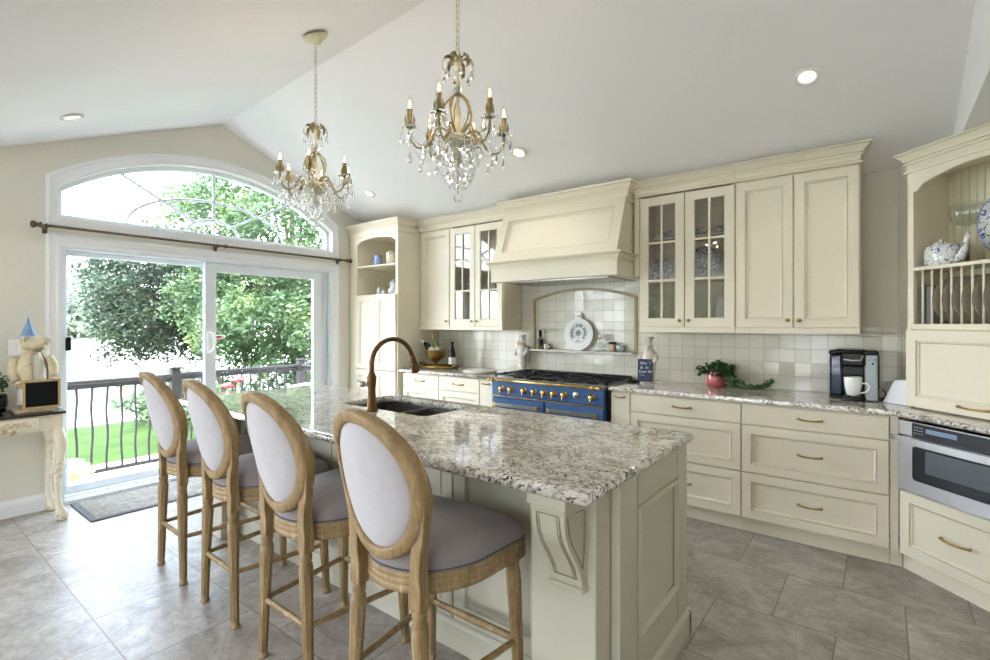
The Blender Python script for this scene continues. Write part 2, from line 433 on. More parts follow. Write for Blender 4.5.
def front(g, x0, x1, z0, z1, y0, th=.02, fr=.055, kind='panel'):
    if kind == 'slab': rects(g, x0, x1, z0, z1, y0, SLAB, th)
    elif kind == 'glass': rects(g, x0, x1, z0, z1, y0, [(0, .003), (.003, 0), (fr, 0), (fr + .005, .006)], th, True)
    else: rects(g, x0, x1, z0, z1, y0, PAN(fr), th)
def pull(x, y, z, parent, w=.10, M=None, name='handle', mat=None):
    g = G(); g.M = M
    pts = []
    for i in range(13):
        a = i / 12; xx = x - w / 2 + w * a
        pts.append((xx, y - .012 - .016 * math.sin(PI * a) ** .8, z + .004 - .004 * math.sin(PI * a)))
    g.tube(pts, [.0066 - .0014 * math.sin(PI * i / 12) for i in range(13)], 8)
    for sx in (-1, 1):
        g.cyl((x + sx * w / 2, y, z + .004), (x + sx * w / 2, y - .014, z + .004), .0075, .006, 10)
        g.ball((x + sx * w / 2, y - .014, z + .004), .0075, 8)
    return g.build(name, mat or BRASS, parent)
def knob(x, y, z, parent, M=None):
    g = G(); g.M = M
    g.cyl((x, y, z), (x, y - .016, z), .006, .006, 10)
    g.ball((x, y - .022, z), .0145, 12, .9, 1, .7)
    return g.build('knob', BRASS, parent)
def crown(g, path, prof, smooth=False):
    # path: 2-D points (x, y) in order with the room on the right-hand side; prof: [(out, z)]
    n = len(path); rings = []
    for out, z in prof:
        ring = []
        for i, p in enumerate(path):
            p = Vector(p)
            d0 = (p - Vector(path[i - 1])).normalized() if i > 0 else None
            d1 = (Vector(path[i + 1]) - p).normalized() if i < n - 1 else None
            if d0 is None: nrm = Vector((d1.y, -d1.x)); k = 1
            elif d1 is None: nrm = Vector((d0.y, -d0.x)); k = 1
            else:
                n0 = Vector((d0.y, -d0.x)); n1 = Vector((d1.y, -d1.x)); nrm = (n0 + n1).normalized(); k = 1 / max(.3, nrm.dot(n0))
            q = p + nrm * out * k
            ring.append((q.x, q.y, z))
        rings.append(ring)
    # each ring is along the path; loft between profile steps
    vs = [p for r in rings for p in r]; fs = []
    m = len(prof)
    for i in range(m):
        for j in range(n - 1):
            k = (i + 1) % m
            fs.append((i * n + j, i * n + j + 1, k * n + j + 1, k * n + j))
    fs.append([i * n for i in range(m)]); fs.append([i * n + n - 1 for i in range(m - 1, -1, -1)])
    g.add(vs, fs, smooth)
def crownprof(z0, z1, proj, base=0.0):
    h = z1 - z0
    return [(base - .03, z0), (base + .014, z0), (base + .016, z0 + .012), (base - .004, z0 + .013), (base - .004, z0 + .019), (base + .004, z0 + .020), (base + .004, z0 + h * .42), (base + .016, z0 + h * .43), (base + .018, z0 + h * .50), (base + .004, z0 + h * .51), (base + .004, z0 + h * .56),
            (base + .018, z0 + h * .60), (base + proj * .45, z0 + h * .70), (base + proj * .8, z0 + h * .84), (base + proj * .86, z0 + h * .88), (base + proj * .70, z0 + h * .89), (base + proj * .70, z0 + h * .92), (base + proj, z0 + h * .925), (base + proj, z1), (base - .03, z1)]
# ================================================================ room shell
WX = -5.0; BY = 4.26; RZ = 3.31; SL = .42
def ridge_y(x): return 2.165 - .0325 * (x + 5)
def slopeR(x, y): return RZ - (RZ - 2.37) * (y - ridge_y(x)) / (4.42 - ridge_y(x))
def slopeL(x, y): return RZ - (RZ - 2.43) * (ridge_y(x) - y) / (ridge_y(x) - .07)
def arc(y0, y1, zs, za, n=28):
    c = (y1 - y0) / 2; s = za - zs; R = (c * c + s * s) / (2 * s); out = []
    a = math.asin(c / R)
    for i in range(n + 1):
        t = -a + 2 * a * i / n
        out.append(((y0 + y1) / 2 + R * math.sin(t), za - R + R * math.cos(t)))
    return out
def wall_poly(g, outer, holes, a, b, m):
    for d, flip in ((a, False), (b, True)):
        bm = bmesh.new(); es = []
        for lp in [outer] + holes:
            vs = [bm.verts.new(m(u, v, d)) for u, v in lp]
            for i in range(len(vs)): es.append(bm.edges.new((vs[i], vs[(i + 1) % len(vs)])))
        bmesh.ops.triangle_fill(bm, use_beauty=True, use_dissolve=False, edges=es)
        g.bm(bm); bm.free()
    for lp in [outer] + holes:
        n = len(lp); A = [m(u, v, a) for u, v in lp]; B = [m(u, v, b) for u, v in lp]
        g.add(A + B, [(i, (i + 1) % n, n + (i + 1) % n, n + i) for i in range(n)])
mX = lambda u, v, d: (d, u, v)
mY = lambda u, v, d: (u, d, v)
def rect(a, b, c, d): return [(a, c), (b, c), (b, d), (a, d)]

g = G(); g.box(-5.16, 3.6, -4.16, 4.42, -.12, 0); struct(g.build('floor', FLOORM))
ARCH_IN = arc(.965, 3.375, 2.455, 2.865)
archhole = [(.965, 2.225)] + ARCH_IN + [(3.375, 2.225)]
g = G()
wall_poly(g, [(-4.16, 0), (4.42, 0), (4.42, 2.5), (2.165, 3.42), (.07, 2.55), (-4.16, 2.55)],
          [rect(.98, 3.375, .012, 2.01), archhole, rect(-3.5, -.7, .55, 2.2)], -5.0, -5.16, mX)
struct(g.build('wall_left', WALLM))
g = G(); g.box(-5.16, .09, BY, BY + .16, 0, 2.6); struct(g.build('wall_back', WALLM))
MH = Matrix.Rotation(-PI / 4, 4, 'Z')      # corner frame: local x = s, local y = d
g = G(); g.M = MH; g.box(-2.97, -1.38, 3.07, 3.23, 0, 2.6); struct(g.build('wall_corner', WALLM))
g = G(); g.box(1.15, 1.31, 1.2, 3.3, 0, 2.6); g.box(1.31, 3.6, 1.2, 1.36, 0, 2.6); struct(g.build('wall_right', WALLM))
g = G(); wall_poly(g, rect(-4.16, 1.36, 0, 2.55), [], 3.5, 3.66, mX); struct(g.build('wall_far_right', WALLM))
g = G(); wall_poly(g, rect(-5.16, 3.66, 0, 2.55), [rect(-4.7, -2.9, .35, 2.2), rect(-2.6, -.8, .35, 2.2), rect(-.5, 1.3, .35, 2.2)], -4.0, -4.16, mY); struct(g.build('wall_front', WALLM))

def slab(g, pts, th):
    n = len(pts); top = [(x, y, z + th) for x, y, z in pts]
    g.add(list(pts) + top, [tuple(range(n)), tuple(range(2 * n - 1, n - 1, -1))] + [(i, (i + 1) % n, n + (i + 1) % n, n + i) for i in range(n)])
X0, X1 = -5.16, .43
g = G()
slab(g, [(X0, ridge_y(X0), RZ), (X1, ridge_y(X1), RZ), (X1, 4.42, 2.37), (X0, 4.42, 2.37)], .06); struct(g.build('ceiling_right_slope', CEILM))
g = G()
slab(g, [(X0, .07, 2.43), (X1, .07, 2.43), (X1, ridge_y(X1), RZ), (X0, ridge_y(X0), RZ)], .06)
g.box(X0, .43, -4.16, .07, 2.43, 2.49); g.box(.43, 3.66, -4.16, 4.42, 2.415, 2.475)
struct(g.build('ceiling', CEILM))
g = G(); g.prism([(.07, 2.415), (4.3, 2.415), (4.3, 2.43), (ridge_y(.33), 3.33), (.07, 2.45)], .335, .43, mX); struct(g.build('ceiling_beam', CEILM))

# tiled backsplash
g = G()
g.box(-4.14, .085, BY - .008, BY + .002, .90, 1.345); g.box(-2.955, -1.57, BY - .008, BY + .002, 1.34, 1.83); g.box(-.10, .085, BY - .008, BY + .002, 1.34, 1.385)
g.M = MH; g.box(-2.952, -2.5, 3.062, 3.072, .90, 1.385)
o = g.build('wall_back_tiles', TILE); struct(o)

# baseboard
g = G()
def bboard(g, y0, y1):
    g.prism([(0, 0), (.014, 0), (.014, .085), (.011, .10), (.006, .112), (.004, .125), (0, .125)], y0, y1, lambda u, v, d: (WX + u, d, v))
bboard(g, -3.9, .893); bboard(g, 3.465, 3.64)
struct(g.build('baseboard_left', WHITE))

# window and door casings (trim)
def casing(g, x, path, prof):
    # path of (y, z), closed or open, prof [(outward offset, protrusion)]
    pass
def loft_loops(g, loops, closed=True):
    g.ringloft(loops, closed, False, False, False)
ARCH_OUT = arc(.893, 3.462, 2.535, 2.952)
def archloop(y0, y1, zb, zs, za, x): return [(x, y0, zb)] + [(x, a, b) for a, b in arc(y0, y1, zs, za)] + [(x, y1, zb)]
g = G()
lo = [archloop(.893, 3.462, 2.158, 2.535, 2.952, WX), archloop(.893, 3.462, 2.158, 2.535, 2.952, WX + .022), archloop(.912, 3.443, 2.172, 2.524, 2.934, WX + .026),
      archloop(.918, 3.437, 2.176, 2.520, 2.928, WX + .016), archloop(.950, 3.400, 2.206, 2.476, 2.888, WX + .014), archloop(.958, 3.384, 2.214, 2.466, 2.876, WX + .018), archloop(.965, 3.375, 2.225, 2.455, 2.865, WX + .016), archloop(.965, 3.375, 2.225, 2.455, 2.865, WX)]
loft_loops(g, lo)
wa = g.build('window_1', WHITE); struct(wa)
def archframe(g, i0, i1, xa, xb):
    a = lambda i, x: archloop(.965 + i, 3.375 - i, 2.225 + i, 2.455 - i * .4, 2.865 - i, x)
    loft_loops(g, [a(i0, xa), a(i1, xa + .004 if xb > xa else xa), a(i1, xb), a(i0, xb), a(i0, xa)])
g = G(); archframe(g, 0, .035, -5.06, -5.13); struct(g.build('window_frame', VINYL, wa))
g = G(); al = archloop(1.0, 3.34, 2.26, 2.44, 2.83, -5.10); g.add(al, [tuple(range(len(al)))]); struct(g.build('window_glass', GLASS, wa))
g = G()
cy, cz = 2.13, 2.26
def clipz(y, z):
    c = 1.17; s = .39; R = (c * c + s * s) / (2 * s); zt = 2.83 - R + math.sqrt(max(0, R * R - (y - 2.17) ** 2)); return z <= zt
def arcpts(r, rz): return [(-5.085, cy + r * math.cos(t), cz + rz * math.sin(t)) for t in [PI * i / 24 for i in range(25)]]
g.tube(arcpts(.235, .13), .013, 6); g.tube(arcpts(.70, .31), .013, 6)
for an, t0 in ((PI / 2, .13), (math.radians(29), .188), (math.radians(151), .188)):
    p0 = (cy + .235 * math.cos(an), cz + .13 * math.sin(an)); k = 0
    d = (math.cos(an), math.sin(an))
    t = 0
    while clipz(cy + d[0] * t, cz + d[1] * t) and t < 2: t += .01
    g.tube([(-5.085, cy + d[0] * t0, cz + d[1] * t0), (-5.085, cy + d[0] * t, cz + d[1] * t)], .013, 6)
struct(g.build('window_muntins', VINYL, wa))

# patio door
g = G()
def ul(y0, y1, z0, z1, x): return [(x, y0, z0), (x, y0, z1), (x, y1, z1), (x, y1, z0)]
loft_loops(g, [ul(.893, 3.462, 0, 2.10, WX), ul(.893, 3.462, 0, 2.10, WX + .022), ul(.91, 3.445, 0, 2.085, WX + .026), ul(.918, 3.437, 0, 2.078, WX + .015), ul(.95, 3.40, 0, 2.045, WX + .014),
               ul(.965, 3.388, 0, 2.025, WX + .019), ul(.98, 3.375, 0, 2.01, WX + .016), ul(.98, 3.375, 0, 2.01, WX)], False)
dr = g.build('door_1', WHITE); struct(dr)
g = G()
loft_loops(g, [ul(.98, 3.375, .0, 2.01, -5.0), ul(1.005, 3.35, .0, 1.985, -5.003), ul(1.005, 3.35, .0, 1.985, -5.15), ul(.98, 3.375, 0, 2.01, -5.155)], False)
g.box(-5.155, -4.985, .98, 3.375, 0.0, .03); g.box(-5.15, -5.035, .99, 3.365, .03, .055); g.box(-5.028, -5.008, .99, 3.365, .03, .042)
g.box(-5.15, -5.062, 3.255, 3.352, .03, 1.99)
struct(g.build('door_frame', VINYL, dr))
def sash(parent, y0, y1, z0, z1, xf, xb, st, tp, bt, nm):
    g = G()
    g.box(xb, xf, y0, y0 + st, z0, z1, .003); g.box(xb, xf, y1 - st, y1, z0, z1, .003)
    g.box(xb, xf, y0 + st, y1 - st, z1 - tp, z1, .003); g.box(xb, xf, y0 + st, y1 - st, z0, z0 + bt, .003)
    o = struct(g.build(nm, VINYL, parent))
    g = G(); xm = (xf + xb) / 2; g.add([(xm, y0 + st, z0 + bt), (xm, y1 - st, z0 + bt), (xm, y1 - st, z1 - tp), (xm, y0 + st, z1 - tp)], [(0, 1, 2, 3)])
    struct(g.build('door_glass', GLASS, o))
    return o
sash(dr, 1.006, 2.10, .056, 1.984, -5.095, -5.14, .035, .04, .06, 'fixed_panel')
sp = sash(dr, 2.03, 3.262, .045, 1.983, -5.03, -5.075, .10, .085, .12, 'sliding_panel')
g = G(); g.tube([(-5.028, 2.06, 1.33), (-4.99, 2.085, 1.31), (-4.975, 2.095, 1.23), (-4.99, 2.085, 1.15), (-5.028, 2.06, 1.13)], .008, 8)
g.box(-5.03, -5.02, 2.045, 2.075, 1.12, 1.34, .004); struct(g.build('door_handle', WPORC, sp))
g = G(); g.box(-5.035, -5.004, 1.012, 1.05, 1.19, 1.30, .008); struct(g.build('door_latch', BLACK, dr))
g = G(); g.cyl((-5.03, 3.31, .06), (-5.03, 3.31, 1.97), .006, .006, 8); struct(g.build('door_bar', VINYL, dr))

# rear windows (behind the photographer)
def rear_window(i, hole, ax, p, th):
    a0, a1, c0, c1 = hole
    M = (lambda u, v, d: (u, d, v)) if ax == 'y' else (lambda u, v, d: (d, u, v))
    g = G(); mid = (a0 + a1) / 2
    for r in (rect(a0, a0 + .05, c0, c1), rect(a1 - .05, a1, c0, c1), rect(a0, a1, c0, c0 + .05), rect(a0, a1, c1 - .05, c1), rect(mid - .03, mid + .03, c0, c1)):
        g.prism(r, p, p + th, M)
    w = struct(g.build('window_%d' % i, WHITE))
    g = G(); g.add([M(a0, c0, p + th / 2), M(a1, c0, p + th / 2), M(a1, c1, p + th / 2), M(a0, c1, p + th / 2)], [(0, 1, 2, 3)])
    struct(g.build('window_glass', GLASS, w))
rear_window(2, (-4.7, -2.9, .35, 2.2), 'y', -4.12, .05); rear_window(3, (-2.6, -.8, .35, 2.2), 'y', -4.12, .05)
rear_window(4, (-.5, 1.3, .35, 2.2), 'y', -4.12, .05)  # extra unseen window, added to bring in more daylight
rear_window(5, (-3.5, -.7, .55, 2.2), 'x', -5.12, .05)  # unseen side window, likewise added for daylight

# ================================================================ outdoors
g = G()
n = 40
for (xa, xb, za, zb) in ((-6.6, -14.5, -1.25, -1.55), (-14.5, -20.5, -1.55, -1.85)):
    g.add([(xa, -30, za), (xa, 40, za), (xb, 46, zb), (xb, -10, zb)], [(0, 1, 2, 3)])
g.box(-6.6, -5.3, -4.4, 30, -1.3, -1.25)
struct(g.build('lawn', GRASS), 'green lawn sloping to the pond', 'lawn')
g = G(); g.box(-6.6, 14, -40, -4.4, -.35, -.3); struct(g.build('bounce_ground', BOUNCE), 'unseen pale ground added behind the house to bounce daylight indoors', 'bounce ground')  # added reflector behind the house, throws daylight up at the ceiling
g = G(); g.add([(-19, -60, -1.8), (-19, 80, -1.8), (-70, 80, -1.8), (-70, -60, -1.8)], [(0, 1, 2, 3)]); struct(g.build('pond_water', WATER), 'bright pond beyond the lawn', 'pond')
g = G()
g.add([(-48, -80, -1.8), (-46, 100, -1.8), (-62, 110, .3), (-64, -80, .3), (-130, 120, 4), (-130, -90, 4)], [(0, 1, 2, 3), (3, 2, 4, 5)])
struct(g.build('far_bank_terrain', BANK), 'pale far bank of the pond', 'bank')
g = G(); g.box(-6.82, -5.165, -1.2, 4.15, -.19, -.15); g.box(-6.3, -5.165, -4, -1.2, -.19, -.15)
g.box(-6.82, -6.78, 2.2, 4.15, -.35, -.19)
struct(g.build('deck_floor', CONC), 'sunlit deck boards outside the patio door', 'deck')
rr = random.Random(3)
def leaves(g, blobs, per, size, rnd, squash=.75):
    for (bx, by, bz, br) in blobs:
        for k in range(int(per * br * br)):
            while True:
                p = Vector((rnd.uniform(-1, 1), rnd.uniform(-1, 1), rnd.uniform(-1, 1)))
                if p.length <= 1: break
            p = Vector((p.x * br, p.y * br, p.z * br * squash)) + Vector((bx, by, bz))
            s = size * rnd.uniform(.6, 1.3)
            a = Vector((rnd.gauss(0, 1), rnd.gauss(0, 1), rnd.gauss(0, .6))).normalized(); b = a.cross(Vector((rnd.gauss(0, 1), rnd.gauss(0, 1), rnd.gauss(0, 1)))).normalized()
            n = len(g.v)
            for q in (p - a * s, p + b * s * .45 - a * s * .1, p + a * s, p - b * s * .45 - a * s * .1): g.v.append(q)
            g.f.append([n, n + 1, n + 2, n + 3]); g.s.append(False)
def make_tree(label, base, crown_c, rad, nblob, br, per, size, leaf, seed, trunk_r=.18, group='trees outside the glass', cat='tree', name='leafy_tree', extra=()):
    rnd = random.Random(seed)
    t = thing(name, label, cat, base, 0, group)
    bl = []
    for i in range(nblob):
        while True:
            p = Vector((rnd.uniform(-1, 1), rnd.uniform(-1, 1), rnd.uniform(-1, 1)))
            if .35 < p.length <= 1: break
        bl.append((crown_c[0] + p.x * rad[0], crown_c[1] + p.y * rad[1], crown_c[2] + p.z * rad[2], br * rnd.uniform(.6, 1.3)))
    bl += list(extra)
    g = G(); leaves(g, bl, per, size, rnd); g.build('foliage', leaf, t, fix=False)
    g = G(); b = Vector(base); c = Vector(crown_c)
    g.tube([b - Vector((0, 0, .3)), b.lerp(c, .35) + Vector((.1, .1, 0)), b.lerp(c, .7), c + Vector((0, 0, rad[2] * .5))], [trunk_r, trunk_r * .8, trunk_r * .55, trunk_r * .2], 8)
    for q in bl[::max(1, nblob // 26)]:
        m = b.lerp(c, rnd.uniform(.45, .9)); q = Vector(q[:3]); g.tube([m, m.lerp(q, .5) + Vector((0, 0, .15)), q], [trunk_r * .3, trunk_r * .18, trunk_r * .06], 5)
    g.build('trunk', BARK, t)
    return t
def at(u, v, t):
    l = (u - 495) / F; return Vector(((FW.x + RT.x * l) * t, (FW.y + RT.y * l) * t, H + (HY - v) / F * t))
A = at(172, 296, 13)
make_tree('dark leafed tree with low spreading branches beyond the left door panel', (A.x + 1.35, A.y + 1.15, -1.5), tuple(A), (2.0, 2.0, 1.5), 190, .40, 1100, .055, LEAF1, 11, .10, extra=[tuple(at(100 + 9 * (k % 12), 352 - 12 * (k // 12) + 8 * math.sin(k * 1.9), 13)) + (.32,) for k in range(24)])
Bc = at(292, 258, 11.5)
make_tree('bright green tree filling the right door panel and arched window', (Bc.x - .6, Bc.y + .4, -1.4), tuple(Bc), (2.4, 2.5, 2.9), 330, .42, 950, .058, LEAF2, 12, .2, extra=[tuple(at(150 + 7 * k + 9 * (k % 3), 222 - 6 * (k % 5) - 1.5 * k, 11.5)) + (.27,) for k in range(12)] + [tuple(at(228 + 8 * (k % 11), 345 + 20 * (k // 11) + 5 * math.sin(k * 2.1), 11.5)) + (.30,) for k in range(33)])
E1 = at(185, 355, 16)
make_tree('low green bush on the pond edge between door panels', (E1.x, E1.y, -1.6), (E1.x, E1.y, -1.0), (1.8, 1.6, .7), 50, .5, 260, .10, LEAF2, 13, .08, cat='bush', name='leafy_bush')
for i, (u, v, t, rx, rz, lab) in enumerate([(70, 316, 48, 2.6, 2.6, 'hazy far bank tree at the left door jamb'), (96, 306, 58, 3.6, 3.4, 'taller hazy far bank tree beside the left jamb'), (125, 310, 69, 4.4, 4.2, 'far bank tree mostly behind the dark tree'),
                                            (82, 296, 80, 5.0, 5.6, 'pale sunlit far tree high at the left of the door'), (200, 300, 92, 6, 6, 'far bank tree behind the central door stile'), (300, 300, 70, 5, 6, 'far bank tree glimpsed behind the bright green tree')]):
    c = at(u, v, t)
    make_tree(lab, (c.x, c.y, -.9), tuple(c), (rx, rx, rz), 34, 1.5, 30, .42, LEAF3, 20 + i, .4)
# trees behind the house for what the cabinet glass mirrors
make_tree('green tree outside the rear windows', (-4.8, -9.5, -.3), (-4.8, -9.5, 1.5), (2.6, 1.5, 2.0), 150, .6, 260, .10, LEAF2, 41)
make_tree('second green tree outside the rear windows', (1.2, -12, -.3), (1.2, -12, 1.8), (2.0, 2.2, 2.4), 110, .7, 130, .13, LEAF1, 42)
make_tree('third green tree outside the rear windows', (7.0, -11.5, -.3), (7.0, -11.5, 1.4), (2.0, 2.2, 2.2), 90, .7, 130, .13, LEAF2, 43)

# deck railing
def railing(name, label, p0, p1, z0=-.15, posts=(0, 1), zt=.826, n=None):
    p0 = Vector(p0); p1 = Vector(p1); d = p1 - p0; Ln = d.length; d.normalize(); an = math.atan2(d.y, d.x)
    t = thing(name, label, 'railing', (p0.x, p0.y, z0), 0, 'deck railing sections')
    M = Matrix.Translation((p0.x, p0.y, 0)) @ Matrix.Rotation(an, 4, 'Z')
    g = G(); g.M = M; g.box(0, Ln, -.035, .035, zt - .03, zt + .006, .006); g.box(0, Ln, -.018, .018, zt - .08, zt - .035); g.build('top_rail', RAILM, t)
    g = G(); g.M = M; g.box(0, Ln, -.018, .018, -.125, -.09); g.build('bottom_rail', RAILM, t)
    for q in posts:
        g = G(); g.M = M; x = Ln * q; g.box(x - .045, x + .045, -.045, .045, z0, zt + .06, .004); g.box(x - .055, x + .055, -.055, .055, zt + .06, zt + .085, .008); g.build('post', RAILM, t)
    k = int(Ln / .122); rnd = random.Random(int(Ln * 100))
    for i in range(1, k):
        x = Ln * i / k; g = G(); g.M = M; ph = rnd.uniform(0, 6)
        g.tube([(x + .006 * math.sin(ph + j * .9), 0, -.10 + (zt - .06 + .10) * j / 12) for j in range(13)], .012, 6); g.build('baluster', RAILM, t)
railing('deck_railing', 'dark railing section left of the square post', (-6.35, -.9), (-6.35, 2.245), posts=(0, 1))
railing('deck_railing', 'dark railing section right of the square post', (-6.76, 2.33), (-6.76, 4.04), posts=(1,), zt=.80)
railing('deck_railing', 'dark railing return seen through the right door panel', (-6.70, 4.04), (-5.25, 4.04), posts=(1,), zt=.80)
# potted flowering plant on the deck
pp = thing('flowering_plant', 'pale yellow flowering plant in a small pot on the deck', 'plant', (-5.86, 1.22, -.15))
g = G(); g.lathe([(.07, 0), (.09, .1), (.095, .12)], (-5.86, 1.22, -.15), 16); g.build('pot', MARBLE, pp)
g = G(); leaves(g, [(-5.86, 1.22, .07, .13), (-5.86, 1.30, .04, .10), (-5.86, 1.13, .03, .10)], 26000, .018, rr); g.build('blossom', leafmat('pale_blossom', srgb(206, 214, 150), srgb(228, 230, 178), srgb(240, 240, 210)), pp, fix=False)
# patio table with two toadstool ornaments
pt = thing('patio_table', 'small metal patio table outside the right door panel', 'table', (-6.2, 2.78, -.15))
g = G(); g.cyl((-6.2, 2.78, .535), (-6.2, 2.78, .555), .26, .26, 24); g.build('table_top', ROD, pt)
for k in range(3):
    a = k * 2.1; g = G(); g.tube([(-6.2 + .18 * math.cos(a), 2.78 + .18 * math.sin(a), .54), (-6.2 + .22 * math.cos(a), 2.78 + .22 * math.sin(a), -.15)], .01, 6); g.build('leg', ROD, pt)
for (y, zc, r, lab) in ((2.71, .665, .075, 'shorter red capped toadstool ornament on the patio table'), (2.83, .725, .085, 'taller red capped toadstool ornament on the patio table')):
    m = thing('toadstool_ornament', lab, 'ornament', (-6.1, y, .555), 0, 'red toadstool ornaments')
    g = G(); g.lathe([(.028, 0), (.016, .03), (.013, zc - .555)], (-6.1, y, .555), 10); g.build('stem', STATM, m)
    g = G(); g.lathe([(r, 0), (r * .95, .015), (r * .6, .035), (0.001, .045)], (-6.1, y, zc - .005), 14); g.build('cap', REDP, m)
# white plastic patio chair
wc = thing('patio_chair', 'white slatted patio chair on the deck by the railing corner', 'chair', (-6.3, 3.7, -.15))
for sx in (-.2, .2):
    for sy in (-.2, .2):
        g = G(); g.box(-6.3 + sx - .02, -6.3 + sx + .02, 3.7 + sy - .02, 3.7 + sy + .02, -.15, .28); g.build('leg', WPORC, wc)
g = G(); g.box(-6.53, -6.07, 3.47, 3.93, .27, .30, .01); g.build('seat', WPORC, wc)
g = G()
for k in range(6): g.tube([(-6.10, 3.50 + .08 * k, .29), (-6.05, 3.50 + .08 * k, .58)], .014, 6)
g.tube([(-6.05, 3.46, .58), (-6.045, 3.7, .60), (-6.05, 3.94, .58)], .02, 6); g.build('backrest', WPORC, wc)
# little lure-shaped decal on sliding glass
g = G(); g.ball((-5.045, 2.165, 1.275), .028, 14, .75, .25, 2.0); o = g.build('glass_ornament', WPORC)
tag(o, 'small white ornament with red centre stuck on the sliding glass', 'ornament')
g = G(); g.ball((-5.039, 2.155, 1.275), .02, 12, .7, .3, 1.5); g.build('red_centre', REDP, o)

# curtain rod
cr = thing('curtain_rod', 'dark bronze curtain rod across the wall above the patio door', 'curtain rod', (-4.92, .83, 2.135))
g = G(); g.cyl((-4.925, .87, 2.137), (-4.925, 3.53, 2.137), .0105, .0105, 10); g.build('rod', ROD, cr)
for y in (.845, 3.545):
    s = -1 if y < 2 else 1
    g = G(); g.lathe([(.010, 0), (.022, .008), (.024, .016), (.012, .026), (.020, .036), (.028, .052), (.022, .066), (.001, .07)], (0, 0, 0), 14, Matrix.Translation((-4.925, y - s * .02, 2.137)) @ Matrix.Rotation(-s * PI / 2, 4, 'X')); g.build('finial', ROD, cr)
for y in (.885, 2.10, 3.44):
    g = G(); g.box(-4.975, -4.915, y - .008, y + .008, 2.118, 2.128); g.box(-4.999, -4.972, y - .014, y + .014, 2.085, 2.135, .003); g.tube([(-4.925, y, 2.122), (-4.91, y, 2.137), (-4.925, y, 2.152)], .005, 6); g.build('bracket', ROD, cr)
g = G(); g.lathe([(.011, -.02), (.017, -.012), (.017, .012), (.011, .02)], (0, 0, 0), 12, Matrix.Translation((-4.925, 2.17, 2.137)) @ Matrix.Rotation(PI / 2, 4, 'X')); g.build('collar', ROD, cr)
# light switch
sw = thing('light_switch', 'white double light switch plate on the wall by the pig statue', 'light switch', (-4.995, .731, 1.17))
g = G(); g.box(-5.001, -4.993, .690, .785, 1.17, 1.29, .003); g.build('plate', WPORC, sw)
for y in (.716, .759):
    g = G(); g.box(-4.995, -4.989, y - .016, y + .016, 1.20, 1.26, .002); g.build('rocker', WPORC, sw)
# floor mat
fm = thing('door_mat', 'grey brown patterned runner mat inside the patio door', 'mat', (-4.69, 1.0, 0))
g = G(); g.box(-4.96, -4.41, 1.03, 2.85, 0.001, .010, .003); g.build('border', RUGB, fm)
g = G(); g.box(-4.93, -4.44, 1.07, 2.81, .009, .012); g.build('field', RUGM, fm)

# recessed downlights
def downlight(x, y, side, lab):
    z = slopeR(x, y) if side == 'R' else slopeL(x, y)
    an = -math.atan((RZ - 2.37) / 2.255) if side == 'R' else math.atan(.42)
    t = thing('recessed_downlight', lab, 'ceiling light', (x, y, z), 0, 'recessed downlights')
    M = Matrix.Translation((x, y, z)) @ Matrix.Rotation(an, 4, 'X')
    g = G(); g.lathe([(.066, 0.002), (.065, -.005), (.050, -.008), (.044, -.003), (.042, 0.002)], (0, 0, 0), 28, M); g.build('trim_ring', WPORC, t)
    g = G(); g.lathe([(.0001, -.002), (.043, -.002)], (0, 0, 0), 28, M); g.build('lens', LAMPE, t)
    ld = bpy.data.lights.new('downlight_lamp', 'SPOT'); ld.energy = DL_W; ld.color = (1, .93, .85); ld.spot_size = math.radians(120); ld.spot_blend = .8; ld.shadow_soft_size = .05
    lo = bpy.data.objects.new('downlight_lamp', ld); COL.objects.link(lo); lo.location = (x, y, z - .03)
DL_W = 3
downlight(-.336, 3.311, 'R', 'recessed downlight highest above the right upper cabinets')
downlight(-2.347, 3.343, 'R', 'recessed downlight above the range hood beside the near chandelier')
downlight(-4.333, 3.384, 'R', 'recessed downlight above the tall pantry cabinet')
downlight(-4.257, .894, 'L', 'recessed downlight on the left slope above the curtain rod')
for x, y in ((-2.2, .9), (-.2, .9)):   # out of frame, same rows
    ld = bpy.data.lights.new('downlight_lamp', 'SPOT'); ld.energy = DL_W; ld.color = (1, .93, .85); ld.spot_size = math.radians(120); ld.spot_blend = .8; ld.shadow_soft_size = .05
    lo = bpy.data.objects.new('downlight_lamp', ld); COL.objects.link(lo); lo.location = (x, y, slopeL(x, y) - .03)
# ================================================================ cabinets on the range wall
YF = 3.645; YB = BY - .012
def base_carcass(t, x0, x1, zt=.882, yf=None):
    yf = YF if yf is None else yf
    g = G(); g.box(x0 + .001, x1 - .001, yf + .02, YB, .10, zt); g.build('carcass', CREAM, t)
    g = G(); g.box(x0 + .001, x1 - .001, 3.72, YB - .02, 0.0, .10); g.build('toe_kick', CREAM, t)
def drawer(t, x0, x1, z0, z1, kind='panel', hz=None, hw=.125, gap=.0035, handle=True, fr=.055, name='drawer'):
    g = G(); front(g, x0 + gap, x1 - gap, z0 + gap, z1 - gap, YF, .02, fr, kind)
    d = g.build(name, CREAM, t)
    if handle: pull((x0 + x1) / 2, YF, (z0 + z1) / 2 if hz is None else hz, d, hw)
    return d
def drawer_bank(label, x0, x1, splits, kinds, group=None):
    t = thing('drawer_cabinet', label, 'cabinet', ((x0 + x1) / 2, YF + .3, 0), 0, group)
    base_carcass(t, x0, x1)
    for (a, b), k in zip(splits, kinds): drawer(t, x0, x1, a, b, k)
    return t
S3 = [(.735, .872), (.418, .735), (.112, .418)]
drawer_bank('cream three drawer base cabinet beneath the ivy pot', -1.523, -.744, S3, ('slab', 'panel', 'panel'))
t = drawer_bank('cream three drawer base cabinet beneath the coffee maker', -.744, .036, S3, ('slab', 'panel', 'panel'))
